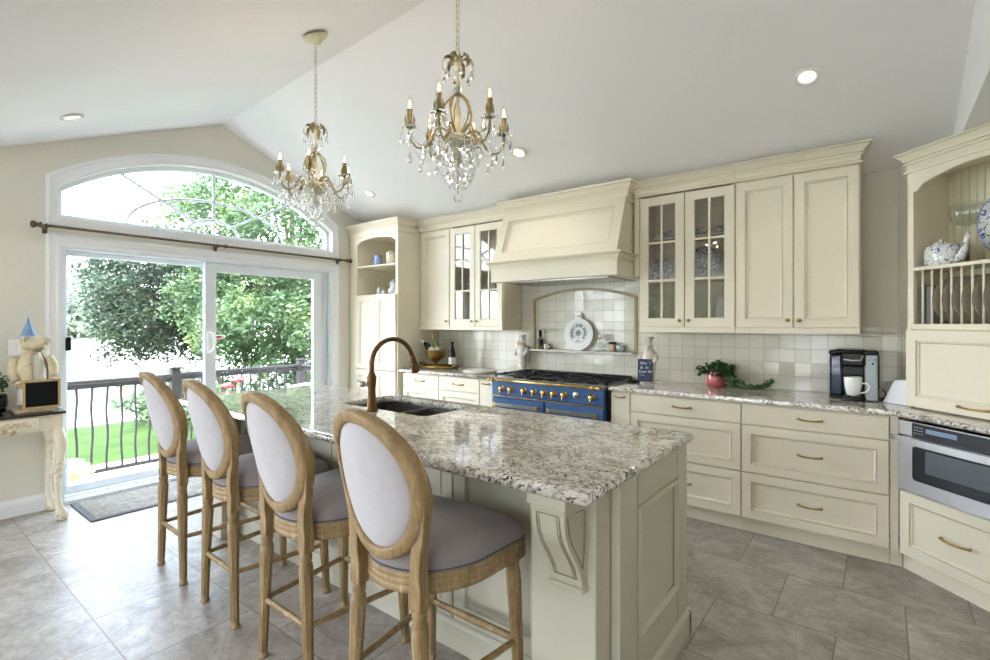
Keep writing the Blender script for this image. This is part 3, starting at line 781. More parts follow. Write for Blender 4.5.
g = G(); g.prism([(.037, YF + .006), (.074, YF + .006), (.072, YF + .018), (.037, YF + .018)], .10, .882, lambda u, v, d: (u, v, d)); g.build('filler', CREAM, t)
g = G(); g.prism([(.037, 3.72), (.093, 3.72), (.085, 3.735), (.037, 3.735)], 0, .10, lambda u, v, d: (u, v, d)); g.build('toe_kick', CREAM, t)
drawer_bank('cream base cabinet with shallow drawer nearest the tall pantry', -4.09, -3.556, S3, ('slab', 'panel', 'panel'))
drawer_bank('cream base cabinet with wide drawer behind the island faucet', -3.556, -3.016, S3, ('slab', 'panel', 'panel'))
for x0, x1, lab in ((-3.016, -2.856, 'narrow cream pull-out cabinet left of the blue range'), (-1.683, -1.523, 'narrow cream pull-out cabinet right of the blue range')):
    t = thing('pullout_cabinet', lab, 'cabinet', ((x0 + x1) / 2, YF + .3, 0), 0, None)
    base_carcass(t, x0, x1)
    g = G(); rects(g, x0 + .0035, x1 - .0035, .115, .869, YF, SLAB, .02); d = g.build('door', CREAM, t)
    pull((x0 + x1) / 2, YF, .835, d, .075)

# ---- granite worktops
def bull(poly, z0, z1, r=.012):
    # edge-rounded slab: returns rings bottom -> top
    def off(o):
        n = len(poly); out = []
        for i in range(n):
            p0, p1, p2 = Vector(poly[i - 1]), Vector(poly[i]), Vector(poly[(i + 1) % n])
            d0 = (p1 - p0).normalized(); d1 = (p2 - p1).normalized()
            n0 = Vector((-d0.y, d0.x)); n1 = Vector((-d1.y, d1.x)); m = (n0 + n1)
            m = m / max(.2, (m.dot(n0))) if m.length > 1e-6 else n0
            out.append(p1 + m * o)
        return out
    st = []
    h = z1 - z0; rr_ = min(r, h / 2)
    for k in range(5):
        a = PI / 2 * k / 4; st.append((rr_ * (1 - math.sin(a)), z0 + rr_ * (1 - math.cos(a))))
    for k in range(5):
        a = PI / 2 * k / 4; st.append((rr_ * (1 - math.cos(a)), z1 - rr_ * (1 - math.sin(a))))
    return [[(p.x, p.y, z) for p in off(o)] for o, z in st]
# right run, following the corner
s2w = lambda s, d: (Q * (s + d), Q * (d - s))
cj = (2.60 / Q - 3.62, 3.62)
poly = [(-1.69, 3.62), cj, s2w(-1.88, 2.60), s2w(-1.88, 3.06), s2w(-2.955, 3.06), (-1.69, BY - .01)]
poly[4] = (3.06 / Q - (BY - .01), BY - .01)
g = G(); g.ringloft(bull(poly, .882, .914), True, True, True, True)
o = g.build('worktop', GRANITE); tag(o, 'speckled granite worktop running from the range round the right corner', 'worktop')
g = G(); g.ringloft(bull([(-4.135, 3.62), (-2.856, 3.62), (-2.856, BY - .01), (-4.135, BY - .01)], .882, .914), True, True, True, True)
o = g.build('worktop', GRANITE); tag(o, 'short speckled granite worktop between the pantry and the range', 'worktop')

# ---- upper cabinets
UY = 3.93; UZ0 = 1.377; UZ1 = 2.418
def upper_box(t, x0, x1, openf=False, shelves=()):
    g = G()
    if not openf: g.box(x0, x1, UY + .02, YB, UZ0, 2.46)
    else:
        g.box(x0, x0 + .018, UY + .02, YB, UZ0, 2.46); g.box(x1 - .018, x1, UY + .02, YB, UZ0, 2.46)
        g.box(x0 + .018, x1 - .018, UY + .02, YB, UZ0, UZ0 + .02); g.box(x0 + .018, x1 - .018, UY + .02, YB, 2.43, 2.46)
        g.box(x0 + .018, x1 - .018, YB - .01, YB, UZ0 + .02, 2.43)
    g.build('carcass', CREAM, t)
    for z in shelves:
        g = G(); g.box(x0 + .018, x1 - .018, UY + .04, YB - .01, z - .008, z); g.build('shelf', CREAM, t)
    g = G(); g.box(x0, x1, UY - .004, YB - .01, 1.337, 1.377, .002); g.build('light_rail', CREAM, t)
def solid_door(t, x0, x1, side, z0=UZ0 + .002, z1=UZ1, y=UY):
    g = G(); front(g, x0, x1, z0, z1, y, .02, .06); d = g.build('door', CREAM, t)
    if side: knob(x1 - .03 if side > 0 else x0 + .03, y, z0 + .05, d)
    return d
def glass_door(t, x0, x1, side, rows=3, z0=UZ0 + .002, z1=UZ1, y=UY):
    fr = .066
    g = G(); front(g, x0, x1, z0, z1, y, .02, fr, 'glass')
    xm = (x0 + x1) / 2; ga, gb = z0 + fr, z1 - fr
    g.box(xm - .008, xm + .008, y + .003, y + .016, ga, gb)
    for k in range(1, rows): zz = ga + (gb - ga) * k / rows; g.box(x0 + fr, x1 - fr, y + .004, y + .0155, zz - .008, zz + .008)
    d = g.build('door', CREAM, t)
    g = G(); g.add([(x0 + fr, y + .012, ga), (x1 - fr, y + .012, ga), (x1 - fr, y + .012, gb), (x0 + fr, y + .012, gb)], [(0, 1, 2, 3)]); g.build('glass_pane', CGLASS, d, fix=False)
    knob(x1 - .03 if side > 0 else x0 + .03, y, z0 + .05, d)
CP = crownprof(2.43, 2.552, .062)
def crown_part(t, path): g = G(); crown(g, path, CP); g.build('crown', CREAM, t)
t = thing('wall_cabinet', 'cream wall cabinet with two solid doors at the right end', 'cabinet', (-.475, UY + .16, 1.34))
upper_box(t, -.8405, -.111); solid_door(t, -.837, -.480, 1); solid_door(t, -.472, -.115, -1); crown_part(t, [(-.8405, UY), (-.111, UY), (-.111, YB)])
t = thing('wall_cabinet', 'cream wall cabinet with two glazed doors right of the range hood', 'cabinet', (-1.2, UY + .16, 1.34))
SH = (1.745, 2.085)
upper_box(t, -1.562, -.843, True, SH); glass_door(t, -1.557, -1.206, 1); glass_door(t, -1.199, -.847, -1); crown_part(t, [(-1.60, UY), (-.843, UY)])
g = G(); g.box(-1.605, -1.563, UY + .004, YB, 1.79, 2.43); g.build('filler', CREAM, t)
t = thing('wall_cabinet', 'cream wall cabinet with two glazed doors left of the range hood', 'cabinet', (-3.31, UY + .16, 1.34))
upper_box(t, -3.668, -2.955, True, SH); glass_door(t, -3.664, -3.319, 1); glass_door(t, -3.312, -2.962, -1); crown_part(t, [(-3.668, UY), (-2.88, UY)])
t = thing('wall_cabinet', 'cream wall cabinet with one solid door beside the pantry', 'cabinet', (-3.9, UY + .16, 1.34))
upper_box(t, -4.135, -3.671); solid_door(t, -4.09, -3.675, 1); crown_part(t, [(-4.141, UY), (-3.671, UY)])

# ---- range hood
t = thing('range_hood', 'cream wooden range hood with sloped panelled front above the blue range', 'range hood', (-2.235, 3.8, 1.78))
HX0, HX1 = -2.86, -1.615
m2 = lambda u, v, d: (d, u, v)
g = G(); g.box(HX0, HX1, 3.62, YB - .01, 1.785, 1.925, .003); g.box(HX0 + .03, HX1 - .03, 3.66, YB - .02, 1.93, 1.965)
g.build('mantel', CREAM, t)
g = G(); crown(g, [(HX0, YB - .02), (HX0, 3.62), (HX1, 3.62), (HX1, YB - .02)], [(-.02, 1.900), (.008, 1.900), (.010, 1.912), (-.006, 1.913), (-.006, 1.920), (.010, 1.921), (.014, 1.930), (.018, 1.938), (.034, 1.946), (.034, 1.950), (.026, 1.951), (.026, 1.956), (.048, 1.957), (.048, 1.970), (-.02, 1.970)]); g.build('mantel_moulding', CREAM, t)
g = G(); xa, xb = HX0 + .015, HX1 - .008
g.prism([(3.645, 1.968), (3.825, 2.43), (YB - .01, 2.43), (YB - .01, 1.968)], xa, xb, m2); g.build('sloped_body', CREAM, t)
# raised frame on the sloped front
sl = Vector((0, 3.825 - 3.645, 2.43 - 1.968)); Ls = sl.length; sl.normalize(); nn = Vector((0, -sl.z, sl.y))
def P(x, s, o): q = Vector((x, 3.645, 1.968)) + sl * s + nn * o; return (q.x, q.y, q.z)
lo = []
for i, o_ in ((0, 0), (0, .022), (.083, .022), (.0835, .008), (.089, .008), (.0895, .016), (.098, .013), (.104, 0.001)):
    lo.append([P(xa + i, 0 + i * .95, o_), P(xb - i, 0 + i * .95, o_), P(xb - i, Ls - i * 1.0, o_), P(xa + i, Ls - i * 1.0, o_)])
g = G(); g.ringloft(lo, True, False, True, False); g.build('front_panel', CREAM, t)
g = G(); crown(g, [(HX0 + .015, YB - .02), (HX0 + .015, 3.825), (HX1 - .008, 3.825), (HX1 - .008, YB - .02)], [(-.02, 2.40), (.022, 2.40), (.024, 2.412), (.002, 2.413), (.002, 2.420), (.010, 2.421), (.010, 2.470), (.022, 2.471), (.024, 2.482), (.010, 2.483), (.010, 2.490), (.026, 2.498), (.045, 2.518), (.052, 2.530), (.042, 2.531), (.042, 2.536), (.063, 2.537), (.063, 2.556), (-.02, 2.556)]); g.build('crown', CREAM, t)
g = G(); g.box(HX0 + .1, HX1 - .1, 3.68, YB - .06, 1.775, 1.79); g.build('vent_insert', STEEL, t)

# ---- pantry
PY = 3.62; PX0, PX1 = -4.985, -4.141
t = thing('pantry_cabinet', 'tall cream pantry cabinet with open china shelves in the far corner', 'cabinet', (-4.56, 3.95, 0))
g = G()
g.box(PX0, PX0 + .13, PY, YB, 0, 2.47); g.box(PX1 - .02, PX1, PY, YB, 0, 2.47); g.box(PX1 - .04, PX1 - .02, PY, PY + .02, 0, 2.47)
g.box(PX0 + .13, PX1 - .02, YB - .02, YB, 0, 2.47); g.box(PX0 + .13, PX1 - .02, PY + .02, YB - .02, 2.39, 2.47)
g.box(PX0 + .13, PX1 - .02, PY + .02, YB - .02, 0, 1.735)
g.build('carcass', CREAM, t)
g = G(); xs, xe = -4.855, -4.181
pts = [(xs, 2.33), (xs + .02, 2.33), (xs + .03, 2.345), (xs + .05, 2.348)]
ar = arc(xs + .06, xe - .06, 2.352, 2.378, 14); poly = [(xs, 2.43)] + [(xs, 2.322), (xs + .03, 2.326), (xs + .035, 2.34), (xs + .055, 2.343)] + ar + [(xe - .055, 2.343), (xe - .035, 2.34), (xe - .03, 2.326), (xe, 2.322), (xe, 2.43)]
g.prism(poly, PY, PY + .02, mY); g.build('valance', CREAM, t)
g = G(); g.box(xs, xe + .02, PY + .002, YB - .02, 2.05, 2.068, .002); g.build('shelf', CREAM, t)
for (x0, x1, z0, z1, sd) in ((-4.855, -4.510, .885, 1.725, 1), (-4.503, -4.161, .885, 1.725, -1), (-4.855, -4.510, .11, .875, 1), (-4.503, -4.161, .11, .875, -1)):
    g = G(); front(g, x0, x1, z0, z1, PY - .02, .02, .06); d = g.build('door', CREAM, t)
    if z0 > .5: 
        if sd > 0: pull(x1 - .05, PY - .02, z0 + .06, d, .06)
g = G(); crown(g, [(PX0, PY - .002), (PX1, PY - .002), (PX1, UY - .07)], crownprof(2.405, 2.545, .060)); g.build('crown', CREAM, t)

# ---- tiled niche frame above the range
g = G()
fr_o = [(-2.80, 1.135)] + arc(-2.80, -1.708, 1.65, 1.742, 20) + [(-1.708, 1.135)]
fr_i = [(-2.776, 1.155)] + arc(-2.776, -1.732, 1.630, 1.720, 20) + [(-1.732, 1.155)]
A_ = [(x, BY - .008, z) for x, z in fr_o]; B_ = [(x, BY - .026, z) for x, z in fr_o]; C_ = [(x, BY - .026, z) for x, z in fr_i]; D_ = [(x, BY - .008, z) for x, z in fr_i]
g.ringloft([A_, B_, C_, D_], True, False, False, False)
o = g.build('niche_frame', plain('frame_stone', srgb(170, 154, 120), .5, var=.1, vs=30)); tag(o, 'tan arched stone frame set in the tiles above the range', 'niche frame')
g = G(); g.box(-2.79, -1.718, 4.165, BY - .008, 1.132, 1.150, .003); g.build('ledge', MARBLE, o)

# ---- blue range
RX0, RX1, RY = -2.834, -1.722, 3.60
t = thing('range_cooker', 'blue enamel range cooker with brass rail and knobs', 'range', (-2.28, 3.9, 0))
g = G(); g.box(RX0, RX1, RY + .03, 4.23, .10, .885); g.build('body', BLUE, t)
g = G(); g.box(RX0 - .002, RX1 + .004, RY + .035, 4.235, .885, .912, .003); g.box(RX0 + .03, RX1 - .03, 4.205, 4.235, .912, .945, .004); g.build('hob_top', STEEL, t)
g = G(); g.box(RX0, RX1, RY + .004, RY + .03, .757, .885, .003); g.build('control_panel', BLUE, t)
g = G(); g.box(RX1 + .004, RX1 + .03, RY + .05, 4.2, .02, .90); g.build('side_gap_shade', IRON, t)  # solid dark filler, its colour stands in for shade in the gap
g = G(); g.box(RX0, RX1, RY - .004, RY + .03, .741, .755, .003); g.build('lower_trim', STEEL, t)
g = G(); g.cyl((RX0 - .005, RY - .028, .896), (RX1 - .03, RY - .028, .896), .0115, .0115, 14)
for x in (RX0 + .03, RX1 - .085): g.cyl((x, RY + .03, .896), (x, RY - .028, .896), .009, .009, 10); g.lathe([(.015, -.01), (.019, 0), (.015, .01)], (0, 0, 0), 12, Matrix.Translation((x, RY - .028, .896)) @ Matrix.Rotation(PI / 2, 4, 'Y'))
g.ball((RX0 - .008, RY - .028, .896), .016, 12); g.ball((RX1 - .03, RY - .028, .896), .018, 12)
g.build('towel_rail', GOLD, t)
for x in (-2.727, -2.626, -2.485, -2.380, -2.278, -2.184, -2.084, -1.833):
    g = G(); M = Matrix.Translation((x + .012, RY + .004, .818)) @ Matrix.Rotation(PI / 2, 4, 'X')
    g.lathe([(.028, 0), (.028, .006), (.021, .010), (.018, .026), (.021, .032), (.018, .038), (.001, .040)], (0, 0, 0), 18, M)
    g.tube([(x + .012, RY - .030, .815), (x + .010, RY - .034, .79), (x + .008, RY - .032, .772)], [.006, .0055, .007], 8); g.build('control_knob', GOLD, t)
for x in (-2.568, -1.890):
    g = G(); g.cyl((x, RY + .004, .818), (x, RY - .008, .818), .008, .006, 12); g.build('button', STEEL, t)
g = G(); M = Matrix.Translation((-1.963, RY + .003, .822)) @ Matrix.Rotation(PI / 2, 4, 'X')
g.lathe([(.030, 0), (.030, .005), (.026, .008), (.001, .008)], (0, 0, 0), 22, M); b_ = g.build('badge', STEEL, t)
for (x0, x1) in ((RX0, -2.276), (-2.270, RX1)):
    g = G(); rects(g, x0 + .004, x1 - .004, .12, .732, RY + .004, [(0, .004), (.004, 0), (.05, 0), (.055, .004), (.06, .004)], .03); d = g.build('oven_door', BLUE, t)
    g = G(); g.box(x0 + .07, x1 - .07, RY - .035, RY - .022, .660, .690, .003); g.build('handle_bar', STEEL, d)
    for x in (x0 + .06, x1 - .06):
        g = G(); g.box(x - .018, x + .018, RY - .04, RY - .02, .657, .693, .004); g.cyl((x, RY + .004, .675), (x, RY - .02, .675), .009, .011, 10); g.build('handle_bracket', GOLD, d)
for k in range(4):
    g = G(); cx_, cy_ = (RX0 + .05, RX1 - .05)[k % 2], (RY + .08, 4.15)[k // 2]; g.cyl((cx_, cy_, 0), (cx_, cy_, .10), .022, .03, 12); g.build('foot', STEEL, t)
g = G(); g.box(RX0 + .02, RX1 - .02, RY + .055, RY + .07, .02, .10); g.build('kick_plate', IRON, t)
# burners and cast-iron grates
def grate(cx_, w, cy_, dd):
    g = G(); z = .912; zt = .948
    x0, x1 = cx_ - w / 2, cx_ + w / 2; y0, y1 = cy_ - dd / 2, cy_ + dd / 2
    for (a, b) in (((x0, y0), (x1, y0)), ((x1, y0), (x1, y1)), ((x1, y1), (x0, y1)), ((x0, y1), (x0, y0)), ((x0, cy_), (x1, cy_))):
        dx = abs(b[0] - a[0]) > abs(b[1] - a[1])
        g.box(min(a[0], b[0]) - .006, max(a[0], b[0]) + .006, min(a[1], b[1]) - .006, max(a[1], b[1]) + .006, zt - .020, zt - .004, .002)
    for cyy in (cy_ - dd / 4, cy_ + dd / 4):
        for an in range(4):
            a = PI / 4 + an * PI / 2; p = Vector((math.cos(a), math.sin(a), 0)); c = Vector((cx_, cyy, zt - .006))
            g.tube([c + p * .028 + Vector((0, 0, .004)), c + p * .07 + Vector((0, 0, .006)), c + Vector((p.x * w * .66, p.y * dd * .33, -.004))], .0065, 6)
        for sx_ in (-1, 1): g.box(cx_ + sx_ * .03, cx_ + sx_ * w / 2, cyy - .005, cyy + .005, zt - .014, zt + .002)
    for x in (x0, x1):
        for y in (y0, y1): g.box(x - .009, x + .009, y - .009, y + .009, z, zt - .01)
    g.build('grate', IRON, t)
    for cyy in (cy_ - dd / 4, cy_ + dd / 4):
        g = G(); g.lathe([(.055, 0), (.052, .012), (.036, .016), (.034, .024), (.001, .026)], (cx_, cyy, .912), 18); g.build('burner', IRON, t)
for cx_ in (-2.66, -2.28, -1.90): grate(cx_, .34, 3.915, .50)
# ================================================================ corner unit (45 degrees)
DF = 2.63
def hb(g): g.M = MH; return g
t = thing('corner_base_cabinet', 'cream base cabinet housing the microwave drawer with one deep drawer below', 'cabinet', (Q * (DF + .2 - 2.2), Q * (DF + .2 + 2.2), 0))
g = hb(G()); g.box(-2.524, -1.90, DF + .02, 3.05, .10, .470); g.box(-2.524, -2.512, DF + .02, 3.05, .47, .868); g.box(-1.912, -1.90, DF + .02, 3.05, .47, .868); g.box(-2.512, -1.912, 3.03, 3.05, .47, .868)
g.build('carcass', CREAM, t)
g = hb(G()); g.box(-2.56, -1.90, DF + .067, 3.0, 0, .10); g.build('toe_kick', CREAM, t)
g = hb(G()); front(g, -2.521, -1.903, .110, .468, DF, .02, .058); d = g.build('drawer', CREAM, t)
pull(-2.212, DF, .288, d, .14, MH)
# microwave drawer
t = thing('microwave_drawer', 'stainless steel microwave drawer with black window under the corner worktop', 'microwave', (Q * (DF + .2 - 2.2), Q * (DF + .2 + 2.2), .47))
g = hb(G()); g.box(-2.511, -1.913, DF + .02, 3.02, .472, .86); g.box(-2.521, -1.903, DF - .004, DF + .02, .783, .866, .003); g.build('housing', STEEL, t)
g = hb(G()); g.box(-2.44, -1.93, DF - .008, DF - .002, .779, .860, .002); cp = g.build('control_panel', BLACK, t)
g = hb(G()); g.box(-2.36, -2.20, DF - .010, DF - .007, .818, .842); g.build('display', plain('display_blue', srgb(120, 140, 170), .2), cp)
g = hb(G())
for i in range(4):
    for j in range(3): g.box(-2.425 + i * .014, -2.417 + i * .014, DF - .0095, DF - .007, .805 + j * .016, .811 + j * .016)
g.build('keypad', plain('keypad_grey', srgb(130, 130, 136), .5), cp)
g = hb(G()); rects(g, -2.521, -1.903, .474, .775, DF - .012, [(0, .004), (.004, 0), (.088, 0)], .03)
g = hb(G())
R_ = [[(-2.521 + i, y, .474 + i), (-1.903 - i, y, .474 + i), (-1.903 - i, y, .772 - i), (-2.521 + i, y, .772 - i)] for i, y in ((0, DF + .018), (0, DF - .010), (.003, DF - .013))]
x0, x1, z0, z1 = -2.432, -1.985, .548, .735
def rr4(x0, x1, z0, z1, y, r, n=5):
    out = []
    for cx_, cz_, a0 in ((x0 + r, z0 + r, PI), (x1 - r, z0 + r, 1.5 * PI), (x1 - r, z1 - r, 0), (x0 + r, z1 - r, PI / 2)):
        for k in range(n + 1): a = a0 + PI / 2 * k / n; out.append((cx_ + r * math.cos(a), y, cz_ + r * math.sin(a)))
    return out
g.ringloft(R_, True, False, False, False)
bm = bmesh.new(); es = []
for lp in ([R_[2], rr4(x0, x1, z0, z1, DF - .013, .02)]):
    vs = [bm.verts.new(p) for p in lp]
    for i in range(len(vs)): es.append(bm.edges.new((vs[i], vs[(i + 1) % len(vs)])))
bmesh.ops.triangle_fill(bm, use_beauty=True, use_dissolve=False, edges=es); g.bm(bm); bm.free()
dd_ = g.build('drawer_front', STEEL, t)
g = hb(G()); g.prism([(p[0], p[2]) for p in rr4(x0 - .002, x1 + .002, z0 - .002, z1 + .002, 0, .02)], DF - .010, DF + .005, mY); g.build('window', BLACK, dd_)
g = hb(G()); g.box(x0 + .07, x1 - .04, DF - .0108, DF - .0098, z0 + .055, z1 - .012, .0003); g.build('window_mesh', plain('window_mesh_grey', srgb(74, 78, 86), .25), dd_)
g = hb(G()); g.prism([(-2.53, .750), (-1.894, .750), (-1.894, .780), (-2.53, .780)], DF - .045, DF - .030, mY)
g.box(-2.53, -2.505, DF - .045, DF, .753, .777); g.box(-1.92, -1.894, DF - .045, DF, .753, .777); g.build('handle', STEEL, dd_)

# hutch standing on the worktop
HD = 2.80; HS0, HS1 = -2.630, -1.86
t = thing('corner_hutch', 'cream corner hutch with open shelf, plate rack and lower flap door', 'hutch', (Q * (HD + .1 - 2.24), Q * (HD + .1 + 2.24), .914))
g = hb(G())
g.box(HS0, HS0 + .02, HD, 3.055, .9145, 2.40); g.box(HS1 - .02, HS1, HD, 3.055, .9145, 2.40)
g.box(HS0 + .02, HS1 - .02, HD + .02, 3.055, .9145, 1.372); g.box(HS0 + .02, HS1 - .02, HD, 3.055, 2.30, 2.40)
g.box(HS0 + .02, HS1 - .02, HD, 3.055, 1.372, 1.405, .002)
g.box(HS0 + .02, HS0 + .035, HD, HD + .02, 1.405, 2.31)
g.build('carcass', CREAM, t)
g = hb(G()); nbd = 18
for i in range(nbd):
    a = HS0 + .02 + (HS1 - HS0 - .04) * i / nbd; b = HS0 + .02 + (HS1 - HS0 - .04) * (i + 1) / nbd
    g.box(a + .002, b - .002, 3.046, 3.054, 1.405, 2.30, .002)
g.box(HS0 + .02, HS1 - .02, 3.0515, 3.0545, 1.405, 2.30); g.build('bead_back', BEAD, t)
g = hb(G()); g.box(HS0 + .02, HS1 - .02, HD + .002, 3.045, 1.715, 1.735, .002); sh = g.build('shelf', CREAM, t)
g = hb(G()); xs, xe = HS0 + .02, HS1 - .02
poly = [(xs, 2.32), (xs, 2.175), (xs + .045, 2.178), (xs + .052, 2.192), (xs + .062, 2.195), (xs + .066, 2.205)] + arc(xs + .075, xe - .075, 2.212, 2.262, 16) + [(xe - .066, 2.205), (xe - .062, 2.195), (xe - .052, 2.192), (xe - .045, 2.178), (xe, 2.175), (xe, 2.32)]
g.prism(poly, HD - .004, HD + .018, mY); g.build('valance', CREAM, t)
g = hb(G()); crown(g, [(HS0, 3.05), (HS0, HD), (HS1, HD)], crownprof(2.292, 2.412, .047)); g.build('crown', CREAM, t)
g = hb(G()); front(g, HS0 + .003, HS1 - .003, .922, 1.370, HD - .018, .02, .062); d = g.build('flap_door', CREAM, t)
pull((HS0 + HS1) / 2, HD - .018, .962, d, .155, MH)
for k in range(13):
    x = HS0 + .075 + k * .0535
    g = hb(G()); g.cyl((x, HD + .02, 1.405), (x, HD + .02, 1.716), .006, .006, 8); g.build('dowel', CREAM, t)
def plate_prof(r): return [(.001, 0), (r * .5, 0), (r * .62, .004), (r * .95, .016), (r, .018), (r, .021), (r * .93, .020), (r * .6, .009), (.001, .006)]
# plates standing in the rack, one behind another along the rack
proto = None
for k in range(7):
    s = HS0 + .165 + k * .052
    lab = ['first', 'second', 'third', 'fourth', 'fifth', 'sixth', 'seventh'][k] + ' stoneware plate from the left standing in the corner hutch rack'
    M = MH @ Matrix.Translation((s, 2.925, 1.4065 + .132)) @ Matrix.Rotation(math.radians(-14), 4, 'Z') @ Matrix.Rotation(PI / 2, 4, 'Y')
    if proto is None:
        p_ = thing('dinner_plate', lab, 'plate', M.to_translation(), 0, 'plates in the hutch rack')
        g = G(); g.lathe(plate_prof(.132), (0, 0, 0), 36, M); g.build('disc', GREYP, p_)
        g = G(); g.tube([M @ Vector((.130 * math.cos(a * PI / 24), .130 * math.sin(a * PI / 24), .0195)) for a in range(48)], .0022, 5, True); g.build('rim', PGOLD, p_)
        proto = p_; base_s = s
    else:
        c = copy_tree(proto); c.location = proto.location + (MH.to_3x3() @ Vector((s - base_s, 0, 0))); c['label'] = lab
# slim grey book at the left of the rack
g = hb(G()); g.box(HS0 + .03, HS0 + .055, 2.85, 2.99, 1.406, 1.63, .002, M=Matrix.Identity(4)); g.box(HS0 + .056, HS0 + .085, 2.86, 3.0, 1.406, 1.622, .002)
o = g.build('tray', GREYSLAT); tag(o, 'slim grey slab standing at the left end of the plate rack', 'tray')
# napkin / white cloth heap beside the hutch
g = G(); c0 = Vector((.085, 3.93, .914))
vb = []
def HP(a, b, z): q = MH @ Vector((a, b, z)); return (q.x, q.y, q.z)
g.add([HP(-2.80, 2.80, .915), HP(-2.64, 2.80, .915), HP(-2.64, 2.95, .915), HP(-2.80, 2.95, .915), HP(-2.758, 2.84, 1.055), HP(-2.645, 2.84, 1.07), HP(-2.645, 2.91, 1.075), HP(-2.755, 2.91, 1.062)],
      [(3, 2, 1, 0), (4, 5, 6, 7), (0, 1, 5, 4), (1, 2, 6, 5), (2, 3, 7, 6), (3, 0, 4, 7)])
o = g.build('folded_napkins', CLOTH); tag(o, 'white folded paper napkins leaning beside the corner hutch', 'napkins')
md = o.modifiers.new('b', 'BEVEL'); md.width = .006; md.segments = 2
# teapot, brandy glass, platter on the shelf
def W(s, d, z): q = MH @ Vector((s, d, z)); return q
t = thing('teapot', 'blue and white teapot on the corner hutch shelf', 'teapot', W(-2.50, 2.90, 1.735))
Mt = MH @ Matrix.Translation((-2.505, 2.885, 1.7355)) 
g = G(); g.lathe([(.068, 0), (.074, .01), (.078, .05), (.078, .09), (.070, .112), (.045, .120)], (0, 0, 0), 28, Mt, sx=1.15, sy=.8); g.build('body', BW, t)
g = G(); g.lathe([(.045, .119), (.040, .128), (.02, .134), (.008, .138), (.014, .148), (.001, .154)], (0, 0, 0), 20, Mt); g.build('lid', BW, t)
g = G(); g.tube([Mt @ Vector(p) for p in ((.07, 0, .03), (.105, 0, .045), (.125, 0, .09), (.135, 0, .145), (.15, 0, .16))], [.026, .022, .014, .010, .009], 10); g.build('spout', BW, t)
g = G(); g.tube([Mt @ Vector(p) for p in ((-.085, 0, .10), (-.115, 0, .10), (-.125, 0, .065), (-.11, 0, .03), (-.085, 0, .025))], .007, 8); g.build('handle', BW, t)
t = thing('brandy_glass', 'large clear brandy glass on a tall stem behind the teapot', 'glass', W(-2.42, 2.99, 1.735))
Mt = MH @ Matrix.Translation((-2.43, 2.962, 1.7355))
g = G(); g.lathe([(.05, 0), (.05, .003), (.010, .010), (.009, .205), (.014, .215)], (0, 0, 0), 18, Mt); g.build('stem', CRYSTAL, t)
g = G(); g.lathe([(.010, .215), (.046, .228), (.072, .255), (.080, .288), (.075, .320), (.065, .345)], (0, 0, 0), 28, Mt, cap=False); g.build('bowl', TGLASS, t, fix=False)
t = thing('oval_platter', 'large blue and white platter leaning on the hutch shelf at the right edge', 'platter', W(-2.20, 2.98, 1.735))
M = MH @ Matrix.Translation((-2.185, 2.975, 1.735 + .185)) @ Matrix.Rotation(math.radians(12), 4, 'X') @ Matrix.Rotation(PI / 2, 4, 'X')
g = G(); g.lathe([(.001, 0), (.10, 0), (.13, .006), (.183, .02), (.185, .024), (.12, .012), (.001, .006)], (0, 0, 0), 40, M, sx=1.0, sy=1.0); g.build('disc', BW, t)
g = G(); g.lathe([(.180, .0195), (.1865, .0215), (.1865, .0245), (.180, .0245), (.180, .0195)], (0, 0, 0), 40, M, cap=False); g.build('rim', BWP, t)
# ================================================================ island
IX0, IX1, IY0, IY1 = -3.56, -.71, 1.60, 2.315
ISC = ISL
t = thing('kitchen_island', 'cream panelled kitchen island base with carved corbels', 'kitchen island', (-2.15, 1.95, 0))
g = G(); g.box(IX0 + .02, IX1 - .02, IY0 + .02, IY1 - .02, 0, .60); g.box(IX0 + .02, -2.75, IY0 + .02, IY1 - .02, .60, .872); g.box(-1.82, IX1 - .02, IY0 + .02, IY1 - .02, .60, .872)
g.box(-2.75, -1.82, IY0 + .02, IY0 + .04, .60, .872); g.box(-2.75, -1.82, IY1 - .04, IY1 - .02, .60, .872); g.build('carcass', ISC, t)
# seating side: framed panels between x = -0.99 and -3.12
ed = [-.990, -1.477, -1.887, -2.300, -2.710, -3.122, -3.415]
for a, b in zip(ed[1:], ed[:-1]):
    g = G(); rects(g, a + .003, b - .003, .125, .868, IY0, [(0, .003), (.003, 0), (.062, 0), (.066, -.006), (.074, -.006), (.080, .004), (.090, .008)], .02)
    g.build('side_panel', ISC, t)
g = G(); g.box(-3.415, -.99, IY0 - .014, IY0 + .01, 0, .11, .003); g.prism([(0, .108), (-.014, .108), (-.011, .118), (-.005, .124), (0, .126)], -3.415, -.99, lambda u, v, d: (d, IY0 + u, v)); g.build('plinth', ISC, t)
